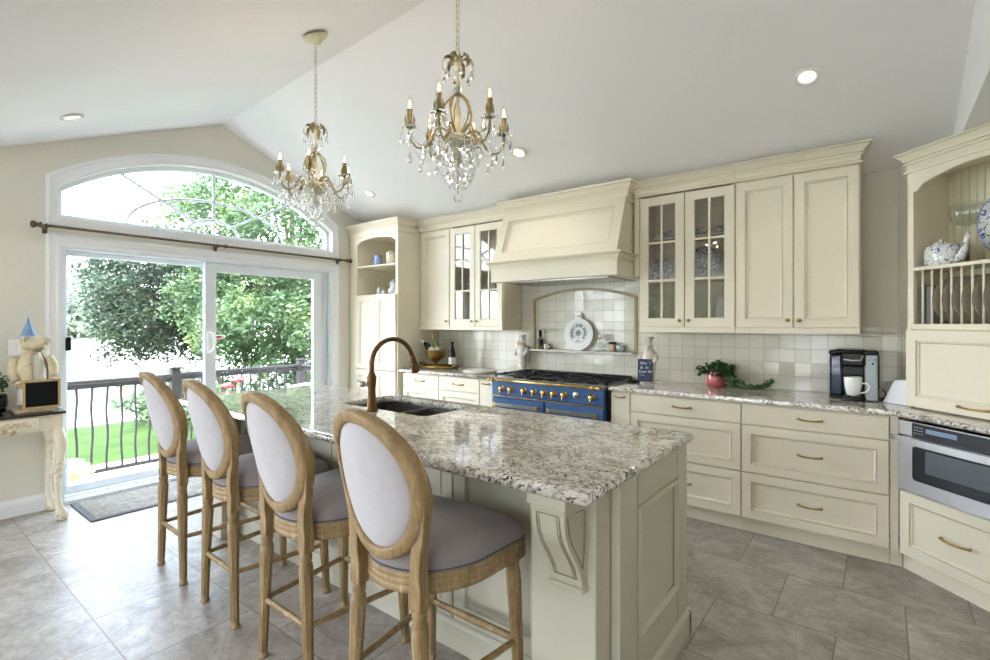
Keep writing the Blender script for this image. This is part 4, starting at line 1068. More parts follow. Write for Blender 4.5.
# pilasters and corbels
def pilaster(x0, x1):
    g = G(); g.box(x0, x1, 1.482, 1.62, 0, .872, .003); g.box(x0 - .012, x1 + .012, 1.470, 1.62, 0, .10, .003); return g.build('pilaster', ISC, t)
def corbel(x0, x1, p):
    g = G(); y = 1.482
    # S-profile in (projection, z)
    prof = [(.030, .545), (.036, .575), (.050, .610), (.072, .645), (.098, .680), (.122, .715), (.138, .750), (.146, .785), (.148, .812)]
    poly = [(y, .545)] + [(y - a, z) for a, z in prof] + [(y, .812)]
    g.prism(poly, x0 + .008, x1 - .008, mX)
    c = g.build('corbel', ISC, p)
    g = G(); g.box(x0 - .004, x1 + .004, y - .162, y, .835, .871, .003); g.box(x0 + .002, x1 - .002, y - .155, y, .820, .836, .004); g.box(x0 + .004, x1 - .004, y - .150, y, .810, .821, .002)
    g.build('corbel_cap', ISC, c)
    g = G(); g.box(x0 + .001, x1 - .001, y - .040, y, .528, .546, .004); g.build('corbel_foot', ISC, c)
    # raised bead following the front face and the side
    g = G()
    for off, r in ((.018, .0028), (.027, .0018)):
        fa = []; pf = [q for q in prof[1:]]
        L_ = [(x0 + .008 + off, y - a - .001, z) for a, z in pf]; R_ = [(x1 - .008 - off, y - a - .001, z) for a, z in pf]
        g.tube(L_ + R_[::-1], r, 6, closed=True)
    for xs_ in (x0 + .007, x1 - .007):
        sp_ = [(xs_, y - a + .020, z + .002) for a, z in prof[2:]] + [(xs_, y - .02, .802), (xs_, y - .02, .66)]
        g.tube(sp_, .0022, 6, closed=True)
    g.build('corbel_bead', GLAZE, c)
    return c
p = pilaster(-.988, -.735); corbel(-.895, -.760, p)
p = pilaster(-3.545, -3.42); corbel(-3.53, -3.435, p)
# end panel toward the camera
fy0, fy1 = 1.592, 2.318
MR = Matrix(((0, -1, 0, 0), (1, 0, 0, 0), (0, 0, 1, 0), (0, 0, 0, 1)))     # local x -> world y, local -y -> world +x
g = G(); g.M = MR
def hole_panel(g, x0, x1, z0, z1, px0, px1, pz0, pz1, y):
    A_ = [(x0, y, z0), (x1, y, z0), (x1, y, z1), (x0, y, z1)]; B_ = [(px0, y, pz0), (px1, y, pz0), (px1, y, pz1), (px0, y, pz1)]
    base_d = .033
    def ins(i, dy): return [(px0 + i, y + dy, pz0 + i), (px1 - i, y + dy, pz0 + i), (px1 - i, y + dy, pz1 - i), (px0 + i, y + dy, pz1 - i)]
    base = [(x0, y + base_d, z0), (x1, y + base_d, z0), (x1, y + base_d, z1), (x0, y + base_d, z1)]
    g.ringloft([base, A_, B_, ins(.003, -.012), ins(.012, -.014), ins(.020, .0), ins(.022, .010)], True, False, True, False)
hole_panel(g, fy0, fy1, .0, .872, 1.745, 2.185, .262, .742, -IX1 - .010)
ep = g.build('end_panel', ISC, t)
g = G(); g.M = MR
for yy in (1.742, 2.189):
    g.box(yy - .001, yy + .001, -IX1 - .0108, -IX1 - .0095, .12, .262); g.box(yy - .001, yy + .001, -IX1 - .0108, -IX1 - .0095, .742, .87)
g.build('joint_line', GLAZE, ep)
g = G(); g.M = MR
for i_, dy_, r_ in ((-.002, -.0005, .0016), (.021, .009, .0022)):
    g.tube([(1.745 + i_, -IX1 - .010 + dy_, .262 + i_), (2.185 - i_, -IX1 - .010 + dy_, .262 + i_), (2.185 - i_, -IX1 - .010 + dy_, .742 - i_), (1.745 + i_, -IX1 - .010 + dy_, .742 - i_)], r_, 6, closed=True)
g.build('panel_bead', GLAZE, ep)
g = G(); g.M = MR; g.prism([(0, 0), (-.024, 0), (-.024, .095), (-.018, .108), (-.012, .114), (0, .114)], 1.592, 2.34, lambda u, v, d: (d, -IX1 + u, v)); g.box(2.315, 2.34, -IX1 - .024, -IX1 + .3, 0, .114); g.build('end_plinth', ISC, t)
# far end and working side
g = G(); rects(g, IX0 + .01, IX1 - .01, .11, .868, -IY1, [(0, .003), (.003, 0)], .02)
g2 = G(); g2.M = Matrix(((-1, 0, 0, 0), (0, -1, 0, 0), (0, 0, 1, 0), (0, 0, 0, 1)))
for k in range(5):
    x0 = -IX1 + .02 + k * .562; rects(g2, x0, x0 + .555, .12, .868, -IY1, PAN(), .02)
g2.build('work_side_doors', ISC, t)
g = G(); g.box(IX0, IX0 + .02, 1.60, IY1, 0, .872); g.build('far_end', ISC, t)

# island worktop with sink cut-out
TX0, TX1, TY0, TY1 = -3.625, -.674, 1.298, 2.338
SX0, SX1, SY0, SY1 = -2.665, -1.91, 1.855, 2.255
rg = bull([(TX0, TY0), (TX1, TY0), (TX1, TY1), (TX0, TY1)], .873, .914, .016)
g = G(); g.ringloft(rg, True, False, False, True)
hole_t = [(p[0], p[1]) for p in [(a, c) for a, b, c in rr4(SX0, SX1, SY0, SY1, 0, .05)]]
for z, outer in ((.914, rg[-1]), (.873, rg[0])):
    bm = bmesh.new(); es = []
    for lp in ([(a, b, z) for a, b, c in outer], [(a, b, z) for a, b in hole_t]):
        vs = [bm.verts.new(p) for p in lp]
        for i in range(len(vs)): es.append(bm.edges.new((vs[i], vs[(i + 1) % len(vs)])))
    bmesh.ops.triangle_fill(bm, use_beauty=True, use_dissolve=False, edges=es); g.bm(bm); bm.free()
g.ringloft([[(a, b, .873) for a, b in hole_t], [(a, b, .914) for a, b in hole_t]], True, False, False, True)
o = g.build('island_worktop', GRANITE); tag(o, 'large speckled granite island top with a sink cut into it', 'worktop')
# double bowl sink
t = thing('kitchen_sink', 'dark double bowl sink set under the island granite', 'sink', (-2.29, 2.05, .67))
def bowl(x0, x1, y0, y1, zt, zb):
    g = G(); R = []
    for i, z in ((-.010, zt), (0, zt), (.0, zt - .01), (.006, zb + .05), (.02, zb + .012), (.05, zb)):
        R.append([(a, b, z) for a, c_, b in rr4(x0 + i, x1 - i, y0 + i, y1 - i, 0, .05)])
    g.ringloft(R, True, False, True, True)
    o = g.build('bowl', SINKM, t)
    g = G(); g.lathe([(.001, 0), (.03, 0), (.035, .003), (.04, .001)], ((x0 + x1) / 2, (y0 + y1) / 2, zb + .001), 18); g.build('drain', STEEL, o)
bowl(SX0 - .005, -2.305, SY0 - .005, SY1 + .005, .868, .68); bowl(-2.280, SX1 + .005, SY0 - .005, SY1 + .005, .868, .72)
g = G(); g.box(-2.308, -2.277, SY0, SY1, .83, .862, .006); g.build('divider', SINKM, t)
# bridge-less pull-down faucet
t = thing('faucet', 'antique bronze gooseneck faucet on the island beside the sink', 'faucet', (-2.275, 1.795, .914))
c = Vector((-2.275, 1.795, .914))
fd = Vector((.12, .97, 0)).normalized()
g = G(); g.lathe([(.036, 0), (.036, .008), (.028, .016), (.023, .05), (.022, .13), (.026, .165), (.028, .19), (.020, .205), (.016, .22)], tuple(c), 20); g.build('base', FBR := plain('antique_bronze', srgb(108, 82, 52), .34, metal=1, var=.2, vs=30), t)
pts = [c + Vector((0, 0, .20 + .02 * i)) for i in range(5)]
rad = .14; cz0 = .262
for i in range(1, 19):
    a = PI * i / 18 * .93; pts.append(c + fd * (rad - rad * math.cos(a)) + Vector((0, 0, cz0 + rad * math.sin(a))))
g = G(); g.tube(pts, .0135, 12); g.build('spout', FBR, t)
e0 = pts[-1]; dv = (pts[-1] - pts[-2]).normalized()
g = G(); g.tube([e0 - dv * .01, e0 + dv * .01, e0 + dv * .04, e0 + dv * .085, e0 + dv * .098], [.016, .017, .021, .026, .024], 14); g.build('spray_head', FBR, t)
g = G(); s_ = -RT * .02; g.tube([e0 + dv * .03 + s_, e0 + dv * .07 + s_ * 1.2], .006, 8); g.build('spray_button', BLACK, t)
hd = Vector((-.6, -.5, 0)).normalized()
g = G(); g.cyl(c + Vector((0, 0, .15)), c + Vector((0, 0, .15)) - RT * .045, .012, .012, 12); g.ball(c + Vector((0, 0, .152)) - RT * .052, .019, 14); g.tube([c + Vector((0, 0, .152)) - RT * .052, c + Vector((0, 0, .175)) - RT * .085], [.006, .004], 8); g.build('lever', STEEL, t)

# ================================================================ bar stools
def make_stool(label):
    t = thing('bar_stool', label, 'bar stool', (0, 0, 0), 0, 'bar stools along the island')
    # local frame: +y toward the island, back at -y
    def outline(sc, dz=0):
        pts = []
        hw = .248; hb_ = .205
        # front edge
        for x, y in ((-.225, .232), (-.12, .243), (0, .246), (.12, .243), (.225, .232), (.243, .222), (.249, .20)): pts.append((x, y))
        for i in range(1, 24):
            a = PI * i / 24; pts.append((.236 * math.cos(a) * (1 if abs(math.cos(a)) < .99 else 1), .02 - .262 * math.sin(a)))
        for x, y in ((-.249, .20), (-.243, .222)): pts.append((x, y))
        return [(x * sc, y * sc) for x, y in pts]
    g = G()
    rings = [[(x, y, z) for x, y in outline(s)] for s, z in ((.96, .560), (1.0, .563), (1.0, .578), (.990, .581), (.990, .588), (1.0, .591), (1.0, .600), (.992, .603), (.992, .609), (1.0, .612), (1.0, .624), (.97, .626))]
    g.ringloft(rings, True, True, True, True); g.build('seat_rail', OAK, t)
    g = G()
    rings = [[(x, y, z) for x, y in outline(s)] for s, z in ((.985, .626), (.992, .634), (.99, .650), (.975, .668), (.94, .684), (.86, .697), (.70, .706), (.45, .711), (.2, .713))]
    g.ringloft(rings, True, False, True, True); st = g.build('seat', SEATF, t)
    g = G(); g.tube([(x, y, .634) for x, y in outline(.994)], .0028, 6, True); g.build('piping', PIPEM, st)
    # turned legs
    def leg(x0, y0, x1, y1, zt):
        g = G(); k = [(.0, .020), (.02, .021), (.03, .017), (.045, .0165), (.25, .0185), (.60, .0225), (.86, .0265), (.885, .027), (.895, .021), (.905, .026), (.92, .020), (.93, .0225), (.95, .024), (1.0, .024)]
        a = Vector((x1, y1, 0)); b = Vector((x0, y0, zt)); g.tube([a.lerp(b, q) for q, r in k], [r for q, r in k], 14)
        # flutes: eight thin raised ribs
        for i in range(8):
            an = 2 * PI * i / 8; o_ = Vector((math.cos(an), math.sin(an), 0))
            g.tube([a.lerp(b, q) + o_ * (r * .93) for q, r in ((.06, .0168), (.25, .0185), (.60, .0225), (.84, .0262))], .0033, 5)
        return g.build('leg', OAK, t)
    for s in (-1, 1):
        leg(s * .144, -.222, s * .175, -.225, .535); leg(s * .205, .192, s * .225, .215, .565)
    g = G()
    for s in (-1, 1): g.box(s * .205 - .026, s * .205 + .026, .170, .222, .560, .625, .003)
    g.build('corner_block', OAK, t)
    # back posts, rising from the rear legs and flowing into the oval
    zc, rz, rx = .905, .245, .198
    def yb(z): return -.232 - max(0, z - .62) * .235
    def cv(x): return .066 * (x / .205) ** 2
    def opt(a, k=1.0, kz=None): z = zc + rz * (kz or k) * math.sin(a); x = rx * k * math.cos(a); return (x, yb(z) + cv(x) - .012, z)
    for s in (-1, 1):
        path = [(.143, .530, .024, .022), (.143, .56, .024, .022), (.144, .60, .023, .021), (.145, .64, .022, .020), (.147, .68, .021, .018), (.151, .72, .021, .017), (.158, .76, .021, .016), (.167, .80, .020, .015), (.176, .84, .017, .014), (.181, .87, .013, .012)]
        g = G(); rings = []
        for x, z, hw, hd in path:
            y = yb(z) + .012 + (cv(x) - .012) * min(1, max(0, (z - .64) / .12)); rings.append([(s * x - hw, y - hd, z), (s * x + hw, y - hd, z), (s * x + hw, y + hd, z), (s * x - hw, y + hd, z)])
        g.ringloft(rings, True, True, True, False); o_ = g.build('back_post', OAK, t)
        md = o_.modifiers.new('b', 'BEVEL'); md.width = .003; md.segments = 2
    # oval frame
    n = 56; R_ = []
    prof = [(.790, .0, 1), (.800, -.017, 1), (.83, -.021, 1), (.96, -.022, 1), (.985, -.019, 1), (1.0, -.010, 1), (1.0, .014, 1), (.985, .021, 1), (.83, .022, 1), (.80, .018, 1)]
    for k, dy, _ in prof:
        kz = 1 - (1 - k) * rx / rz
        R_.append([(lambda q: (q[0], q[1] + .012 + dy, q[2]))(opt(2 * PI * i / n, k, kz)) for i in range(n)])
    R_.append(R_[0])
    g = G(); g.ringloft(R_, True, False, False, True); g.build('back_frame', OAK, t)
    # upholstered oval, both faces domed
    R_ = []
    for k, dy in ((.02, -.026), (.35, -.025), (.6, -.021), (.74, -.014), (.80, -.006), (.80, .012), (.74, .024), (.6, .034), (.35, .040), (.02, .042)):
        kz = (1 - (1 - .80) * rx / rz) * k / .80
        R_.append([(lambda q: (q[0], q[1] + .012 + dy, q[2]))(opt(2 * PI * i / n, k, kz)) for i in range(n)])
    g = G(); g.ringloft(R_, True, True, True, True); g.build('back_cushion', LINEN, t)
    # stretchers
    def st_(x0, y0, x1, y1, z, nm='stretcher', r=.012):
        g = G(); a = Vector((x0, y0, z)); b = Vector((x1, y1, z)); g.tube([a, a.lerp(b, .05), a.lerp(b, .5), a.lerp(b, .95), b], [r * .8, r, r * 1.12, r, r * .8], 8, sx=.85); g.build(nm, OAK, t)
    zz = .250
    st_(-.160, -.224, .160, -.224, zz); st_(-.215, .205, .215, .205, zz + .0, 'foot_rail', .014)
    for s in (-1, 1): st_(s * .160, -.224, s * .215, .205, zz)
    return t
S0 = make_stool('whitewashed oak bar stool nearest the camera, beside the island corbel')
for i, (x, y, rz, lab) in enumerate([(-1.270, 1.284, .02, None), (-1.893, 1.288, .0, 'whitewashed oak bar stool second from the camera'),
                                     (-2.532, 1.315, -.03, 'whitewashed oak bar stool third from the camera'), (-3.148, 1.325, -.03, 'whitewashed oak bar stool closest to the patio door')]):
    o = S0 if i == 0 else copy_tree(S0)
    o.location = (x, y, 0); o.rotation_euler = (0, 0, rz)
    if lab: o['label'] = lab
# ================================================================ chandeliers
def make_chandelier(label, cx_, cy_, zt, lenchain, rot=0.0):
    t = thing('chandelier', label, 'chandelier', (cx_, cy_, zt - .625), 0, 'crystal chandeliers over the island')
    C = Vector((cx_, cy_, zt)); rnd = random.Random(5)
    def pt(r, a, dz): return C + Vector((r * math.cos(a), r * math.sin(a), dz))
    # canopy and chain
    zc = C.z + lenchain
    g = G(); g.lathe([(.010, -.045), (.022, -.040), (.026, -.030), (.050, -.022), (.066, -.012), (.074, .0), (.074, .004)], (0, 0, 0), 24, Matrix.Translation((cx_, cy_, zc)) @ Matrix.Rotation(math.atan(.42), 4, 'X')); g.build('canopy', CHCREAM, t)
    g = G(); nl = int((lenchain - .04) / .027)
    for i in range(nl):
        z = zt + .012 + (lenchain - .05) * (i + .5) / nl; ax = (i % 2) * PI / 2
        g.tube([(cx_ + .0085 * math.cos(ax) * math.cos(k * PI / 5), cy_ + .0085 * math.sin(ax) * math.cos(k * PI / 5), z + .0185 * math.sin(k * PI / 5)) for k in range(10)], .0020, 5, True)
    g.build('chain', CHCREAM, t)
    # stem with leaf crown
    g = G(); g.lathe([(.003, .015), (.010, .005), (.014, -.02), (.009, -.045), (.006, -.06), (.006, -.10), (.012, -.105), (.006, -.12), (.006, -.20), (.014, -.23), (.010, -.26), (.012, -.30), (.022, -.325), (.050, -.335), (.062, -.345), (.058, -.362), (.035, -.378), (.016, -.40), (.014, -.43), (.022, -.44), (.010, -.46), (.001, -.462)], tuple(C), 18); g.build('stem', CHCREAM, t)
    g = G(); g.ball(C + Vector((0, 0, -.142)), .021, 12, 1.15); g.build('crystal_ball', CRYSTAL, t)
    def leafstrip(g, pts, w):
        n = len(pts)
        for i in range(n): pass
        P_ = [Vector(p) for p in pts]; side = []
        for i, p in enumerate(P_):
            d = (P_[min(i + 1, n - 1)] - P_[max(i - 1, 0)]).normalized(); o_ = p - C; o_.z = 0
            s_ = d.cross(o_ if o_.length > 1e-4 else Vector((1, 0, 0)))
            s_ = s_.normalized() if s_.length > 1e-6 else Vector((0, 0, 1)); side.append(s_)
        vs = []
        for i in range(n):
            q = i / (n - 1); ww = w * math.sin(PI * min(1, q * .9 + .1)) * (1 + .25 * (i % 2))
            vs += [P_[i] - side[i] * ww, P_[i] + side[i] * ww, P_[i] + side[i] * ww * .8 + Vector((0, 0, -.0018)), P_[i] - side[i] * ww * .8 + Vector((0, 0, -.0018))]
        fs = []
        for i in range(n - 1):
            for k in range(4): fs.append((i * 4 + k, i * 4 + (k + 1) % 4, (i + 1) * 4 + (k + 1) % 4, (i + 1) * 4 + k))
        g.add(vs, fs, True)
    for k in range(6):
        a = rot + k * PI / 3; g = G()
        leafstrip(g, [pt(.008, a, -.02), pt(.022, a, .000), pt(.040, a, .008), pt(.058, a, .0), pt(.068, a, -.022), pt(.068, a, -.045), pt(.058, a, -.056), pt(.050, a, -.050)], .010); g.build('crown_leaf', CHGOLD, t)
    for k in range(4):
        a = rot + .4 + k * PI / 2; g = G(); leafstrip(g, [pt(.004, a, -.03), pt(.010, a, .0), pt(.020, a, .028)], .007); g.build('tip_leaf', CHCREAM, t)
    for k in range(5):
        a = rot + .3 + k * 2 * PI / 5; g = G()
        p_ = [pt(.008, a, -.15), pt(.030, a, -.165), pt(.056, a, -.195), pt(.068, a, -.235), (pt(.060, a, -.27)), pt(.040, a, -.30), pt(.018, a, -.325)]
        g.tube(p_, .0042, 7); leafstrip(g, p_[1:5], .009); g.build('scroll', CHGOLD, t)
    def drop(p, h, r):
        g = G(); g.lathe([(.001, 0), (r * 1.25, -h * .68), (r * .95, -h * .84), (.001, -h)], tuple(p), 6, smooth=False)
        g.lathe([(.0008, .010), (.0032, .006), (.0008, .001)], tuple(p), 6, smooth=False); g.build('crystal_drop', CRYSTAL, t, fix=False)
    def strand(pts, r=.0046, nm='bead_strand'):
        g = G()
        for p in pts: g.lathe([(.0005, -r), (r, 0), (.0005, r)], tuple(p), 6, smooth=False)
        g.build(nm, CRYSTAL, t, fix=False)
    def cat_(p, q, sag, n): return [p.lerp(q, i / n) - Vector((0, 0, sag * 4 * (i / n) * (1 - i / n))) for i in range(n + 1)]
    R = .205; ends = []
    for k in range(6):
        # photo-measured bearing of each arm
        th = math.radians(ARMS + 60 * k); dirv = RT * math.cos(th) + FW * math.sin(th); a = math.atan2(dirv.y, dirv.x)
        pr = [(.018, -.345), (.045, -.318), (.072, -.302), (.095, -.312), (.108, -.345), (.125, -.380), (.150, -.400), (.178, -.396), (.198, -.372), (.205, -.335), (.205, -.318)]
        pts = [pt(r, a, z) for r, z in pr]
        sm = []
        for i in range(len(pts) - 1):
            for q in (0, .5): sm.append(pts[i].lerp(pts[i + 1], q))
        sm.append(pts[-1])
        g = G(); g.tube(sm, .0048, 8); g.tube([pt(r, a, z) for r, z in ((.095, -.335), (.085, -.345), (.078, -.335), (.082, -.322))], .0035, 6); leafstrip(g, [pt(r, a, z) for r, z in ((.10, -.33), (.115, -.365), (.14, -.395), (.16, -.408))], .010); arm = g.build('arm', CHGOLD, t)
        e = pt(R, a, -.318)
        g = G(); g.lathe([(.004, -.004), (.022, .0), (.034, .004), (.035, .007), (.020, .005), (.010, .006)], tuple(e), 16); g.build('bobeche', CRYSTAL, arm)
        g = G(); g.lathe([(.010, .004), (.014, .012), (.011, .022), (.0115, .075), (.013, .078), (.013, .080), (.001, .080)], tuple(e), 12)
        for q in range(4):
            b_ = a + q * PI / 2; leaf = [e + Vector((.013 * math.cos(b_), .013 * math.sin(b_), .01)), e + Vector((.019 * math.cos(b_), .019 * math.sin(b_), .035)), e + Vector((.016 * math.cos(b_), .016 * math.sin(b_), .058))]
            g.tube(leaf, [.004, .005, .001], 5)
        g.build('candle_sleeve', CHGOLD, arm)
        g = G(); g.lathe([(.007, .080), (.0135, .092), (.0155, .104), (.011, .122), (.005, .138), (.001, .150)], tuple(e), 14); g.build('bulb', CGB, arm, fix=False)
        g = G(); g.lathe([(.001, .084), (.0042, .094), (.0048, .104), (.002, .118), (.001, .120)], tuple(e), 8); g.build('filament', FLAME, arm)
        ld = bpy.data.lights.new('bulb_lamp', 'POINT'); ld.energy = CH_W; ld.color = (1, .80, .58); ld.shadow_soft_size = .012
        lo_ = bpy.data.objects.new('bulb_lamp', ld); COL.objects.link(lo_); lo_.location = e + Vector((0, 0, .10)); 
        ends.append((e, a))
        for q in range(3):
            b_ = a + (q - 1) * 1.5; drop(e + Vector((.033 * math.cos(b_), .033 * math.sin(b_), -.012)), .05 + .012 * (q == 1), .0085)
        strand([e + Vector((.0, 0, -.02 - .011 * j)) for j in range(6)]); drop(e + Vector((0, 0, -.095)), .055, .008)
        drop(pt(.155, a, -.425), .045, .008)
    for k in range(6):
        e0, a0 = ends[k]; e1, a1 = ends[(k + 1) % 6]
        cc = cat_(e0 + Vector((0, 0, -.01)), e1 + Vector((0, 0, -.01)), .085, 26); strand(cc); drop(cc[13] - Vector((0, 0, .012)), .052, .008)
        h0 = C + Vector((0, 0, -.35)); s0 = h0.lerp(pt(.06, a0, -.35), 1); strand(cat_(s0, e0, .075, 16)); 
        drop(pt(.062, a0 + .6, -.055), .045, .0085)
        drop(pt(.105, a0 + .63, -.38), .06, .009); strand([pt(.105, a0 + .63, -.30 - .01 * j) for j in range(8)])
    for k in range(14):
        a = k * PI / 7
        strand([pt(.060 + .030 * math.sin(PI * j / 12), a, -.352 - .0155 * j) if j < 7 else pt(.088 * (1 - ((j - 6) / 10.5) ** 1.5) + .006, a, -.352 - .0145 * j) for j in range(15)], .0065)
        drop(pt(.070, a + .26, -.375 - .02 * (k % 3)), .055, .009)
        if k % 2: drop(pt(.040, a, -.47 - .012 * (k % 3)), .06, .009)
    g = G(); g.lathe([(.001, -.0195), (.0138, -.0138), (.0195, 0), (.0138, .0138), (.001, .0195)], (C.x, C.y, C.z - .603), 10, smooth=False); g.build('crystal_ball', CRYSTAL, t, fix=False)
    g = G(); g.cyl(C + Vector((0, 0, -.46)), C + Vector((0, 0, -.585)), .0022, .0022, 6); g.build('lower_rod', CHGOLD, t)
    return t
CGB = glass_pane('bulb_glass', (1, .97, .94, 1), .8)
CH_W = 0.3
ARMS = 40
make_chandelier('crystal chandelier hanging nearer the patio door, its ceiling canopy visible', -2.68, 1.70, 2.582, slopeL(-2.68, 1.70) - 2.582 - .016, .2)
ARMS = 13
make_chandelier('crystal chandelier nearer the camera, its chain running out of the picture', -1.45, 1.605, 2.552, slopeL(-1.45, 1.605) - 2.552 - .016, .9)

# ================================================================ console table, pig statue, plant
t = thing('console_table', 'distressed white console table with dark top against the window wall', 'table', (-4.81, .4, 0))
g = G(); g.box(-4.985, -4.625, -.22, .94, .762, .782, .005, 2); g.build('table_top', DARKWOOD, t)
g = G(); g.box(-4.97, -4.645, -.20, .925, .66, .762, .003)
g.prism([(-.20, .662), (-.1, .655), (.15, .648), (.36, .640), (.60, .648), (.85, .655), (.925, .662)], -4.645, -4.655, mX); g.build('apron', DISTR, t)
g = G(); g.box(-4.648, -4.632, .03, .80, .672, .752, .004); d = g.build('drawer', DISTR, t)
g = G()
rnd = random.Random(2)
for k in range(26):
    y = .44 + .30 * (k / 25) ; z = .712 + .012 * math.sin(k * 1.7); g.ball((-4.631, y, z), .011 + .005 * math.sin(k * 2.3) ** 2, 8, .8, .5)
g.build('carving', CARVE, d)
g = G(); g.ball((-4.625, .415, .712), .012, 10); g.build('knob', BRASS, d)
def cab_leg(x, y, sx_, sy_):
    g = G()
    P0 = [(0, .68, .024), (.006, .62, .030), (.020, .56, .030), (.022, .50, .025), (.012, .40, .020), (.004, .28, .016), (.004, .16, .015), (.012, .09, .017), (.022, .055, .026), (.026, .025, .030), (.024, .002, .022)]
    g.tube([(x + sx_ * o_, y + sy_ * o_, z) for o_, z, r in P0], [r * 1.3 for o_, z, r in P0], 12)
    lg = g.build('leg', DISTR, t)
    g = G()
    for q in range(5): g.ball((x + sx_ * (.024 + .02 * (q % 2)), y + sy_ * (.030 + .004 * q) * .9, .60 - .022 * q), .013, 8)
    g.build('knee_carving', CARVE, lg)
    for k in range(3):
        an = math.atan2(sy_, sx_) + (k - 1) * .8; g = G(); g.ball((x + sx_ * .024 + .024 * math.cos(an), y + sy_ * .024 + .024 * math.sin(an), .017), .015, 8); g.build('claw', DISTR, lg)
cab_leg(-4.672, .895, .8, 1); cab_leg(-4.672, -.17, .8, -1); cab_leg(-4.945, .895, -.1, 1); cab_leg(-4.945, -.17, -.1, -1)

t = thing('pig_chef_statue', 'pig chef statue with blue cone hat holding a small blackboard on the console', 'statue', (-4.78, .775, .782))
def E_(g, c, rx, ry, rz_, n=18, M=None): g.ball(c, 1.0, n, rz_, rx, ry) if False else g.lathe([(math.sin(PI * i / 12), -rz_ * math.cos(PI * i / 12)) for i in range(13)], c, n, None, True, rx, ry)
X_, Y_, Z_ = -4.785, .785, .782
SM = Matrix.Translation((X_, Y_, 0)) @ Matrix.Rotation(.50, 4, 'Z') @ Matrix.Translation((-X_, -Y_, 0))
DKB = plain('statue_dark_brown', srgb(150, 132, 100), .6, var=.2, vs=30)  # darker brown of the shoes, buttons, jaw and nostrils
g = G(); g.box(X_ - .085, X_ + .095, Y_ - .105, Y_ + .095, Z_, Z_ + .026, .004); g.build('base', STATM, t)
for q in (-1, 1):
    g = G(); g.M = SM; g.tube([(X_ - .005, Y_ + q * .042, Z_ + .20), (X_ - .002, Y_ + q * .044, Z_ + .10), (X_, Y_ + q * .046, Z_ + .055)], [.046, .042, .046], 14); g.build('trouser_leg', STATW, t)
    g = G(); g.M = SM; g.lathe([(.030, .026), (.034, .036), (.028, .056), (.020, .062)], (X_ + .012, Y_ + q * .046, Z_), 14, None, True, 1.35, .9); g.build('shoe', DKB, t)
g = G(); g.M = SM; g.lathe([(.062, .15), (.084, .19), (.090, .25), (.086, .31), (.070, .37), (.048, .42), (.040, .445)], (X_, Y_, Z_), 24, None, True, .88, .92); g.build('body', STATW, t)
# jacket: an open shell wrapped round the back and sides
g = G(); g.M = SM; R_ = []
for z, r in ((.165, .090), (.20, .097), (.26, .101), (.32, .096), (.37, .080), (.415, .058), (.435, .048)):
    R_.append([(X_ + r * .90 * math.cos(a_), Y_ + r * .94 * math.sin(a_), Z_ + z) for a_ in [math.radians(38 + 284 * k / 22) for k in range(23)]])
g.ringloft(R_, False, False, False, True); jk = g.build('jacket', STATM, t, fix=False)
md = jk.modifiers.new('s', 'SOLIDIFY'); md.thickness = .006
g = G(); g.M = SM
for z, r in ((.30, .094), (.34, .090)):
    for a_ in (.80,): g.ball((X_ + r * .92 * math.cos(a_), Y_ + r * .92 * math.sin(a_) * -1, Z_ + z), .005, 8)
g.build('button', DKB, jk)
g = G(); g.M = SM; g.tube([(X_ + .078, Y_ + .055 * math.cos(k * PI / 12), Z_ + .20 - .05 * math.sin(k * PI / 12)) for k in range(13)], .004, 6); g.build('apron_hem', STATM, t)
g = G(); g.tube([(X_ - .02, Y_ - .080, Z_ + .385), (X_ - .005, Y_ - .100, Z_ + .33), (X_ + .015, Y_ - .104, Z_ + .27), (X_ + .055, Y_ - .092, Z_ + .222)], [.024, .031, .030, .027], 14); a1_ = g.build('arm', STATM, t)
g = G(); g.ball((X_ + .085, Y_ - .088, Z_ + .206), .019, 10); g.build('trotter', TERRA, a1_)
g = G(); g.tube([(X_ + .03, Y_ + .088, Z_ + .385), (X_ + .062, Y_ + .100, Z_ + .33), (X_ + .085, Y_ + .098, Z_ + .275), (X_ + .105, Y_ + .090, Z_ + .245)], [.024, .028, .026, .022], 14); a2_ = g.build('arm', STATM, t)
g = G()
for q in range(3): g.tube([(X_ + .112, Y_ + .080 + .010 * q, Z_ + .248), (X_ + .120, Y_ + .080 + .010 * q, Z_ + .232), (X_ + .116, Y_ + .078 + .010 * q, Z_ + .216)], .0065, 6)
g.build('trotter', TERRA, a2_)
hc = Vector((X_ + .0, Y_ - .012, Z_ + .478)); hdv = Vector((.80, .60, 0)); UP = Vector((0, 0, 1))
g = G(); g.tube([hc - hdv * .055 + UP * .0, hc - hdv * .03 + UP * .006, hc + UP * .008, hc + hdv * .04 + UP * .006, hc + hdv * .08 + UP * .010, hc + hdv * .115 + UP * .020, hc + hdv * .128 + UP * .024, hc + hdv * .132 + UP * .025], [.020, .050, .058, .050, .034, .026, .027, .020], 18)
g.tube([hc - UP * .07, hc - UP * .03], [.050, .045], 16); hd_ = g.build('head', STATM, t)
g = G(); g.tube([hc + hdv * .02 - UP * .030, hc + hdv * .06 - UP * .034, hc + hdv * .092 - UP * .030], [.030, .024, .012], 12); g.build('lower_jaw', DKB, hd_)
for q in (-1, 1):
    sd_ = Vector((-hdv.y, hdv.x, 0)) * q
    g = G(); g.tube([hc + sd_ * .036 + UP * .040 - hdv * .01, hc + sd_ * .056 + UP * .046 + hdv * .006, hc + sd_ * .062 + UP * .020 + hdv * .02], [.016, .016, .003], 8); g.build('ear', STATM, hd_)
    g = G(); g.ball(hc + sd_ * .036 + hdv * .050 + UP * .022, .006, 8); g.build('eye', BLACK, hd_)
    g = G(); g.ball(hc + sd_ * .010 + hdv * .131 + UP * .026, .0045, 6); g.build('nostril', DKB, hd_)
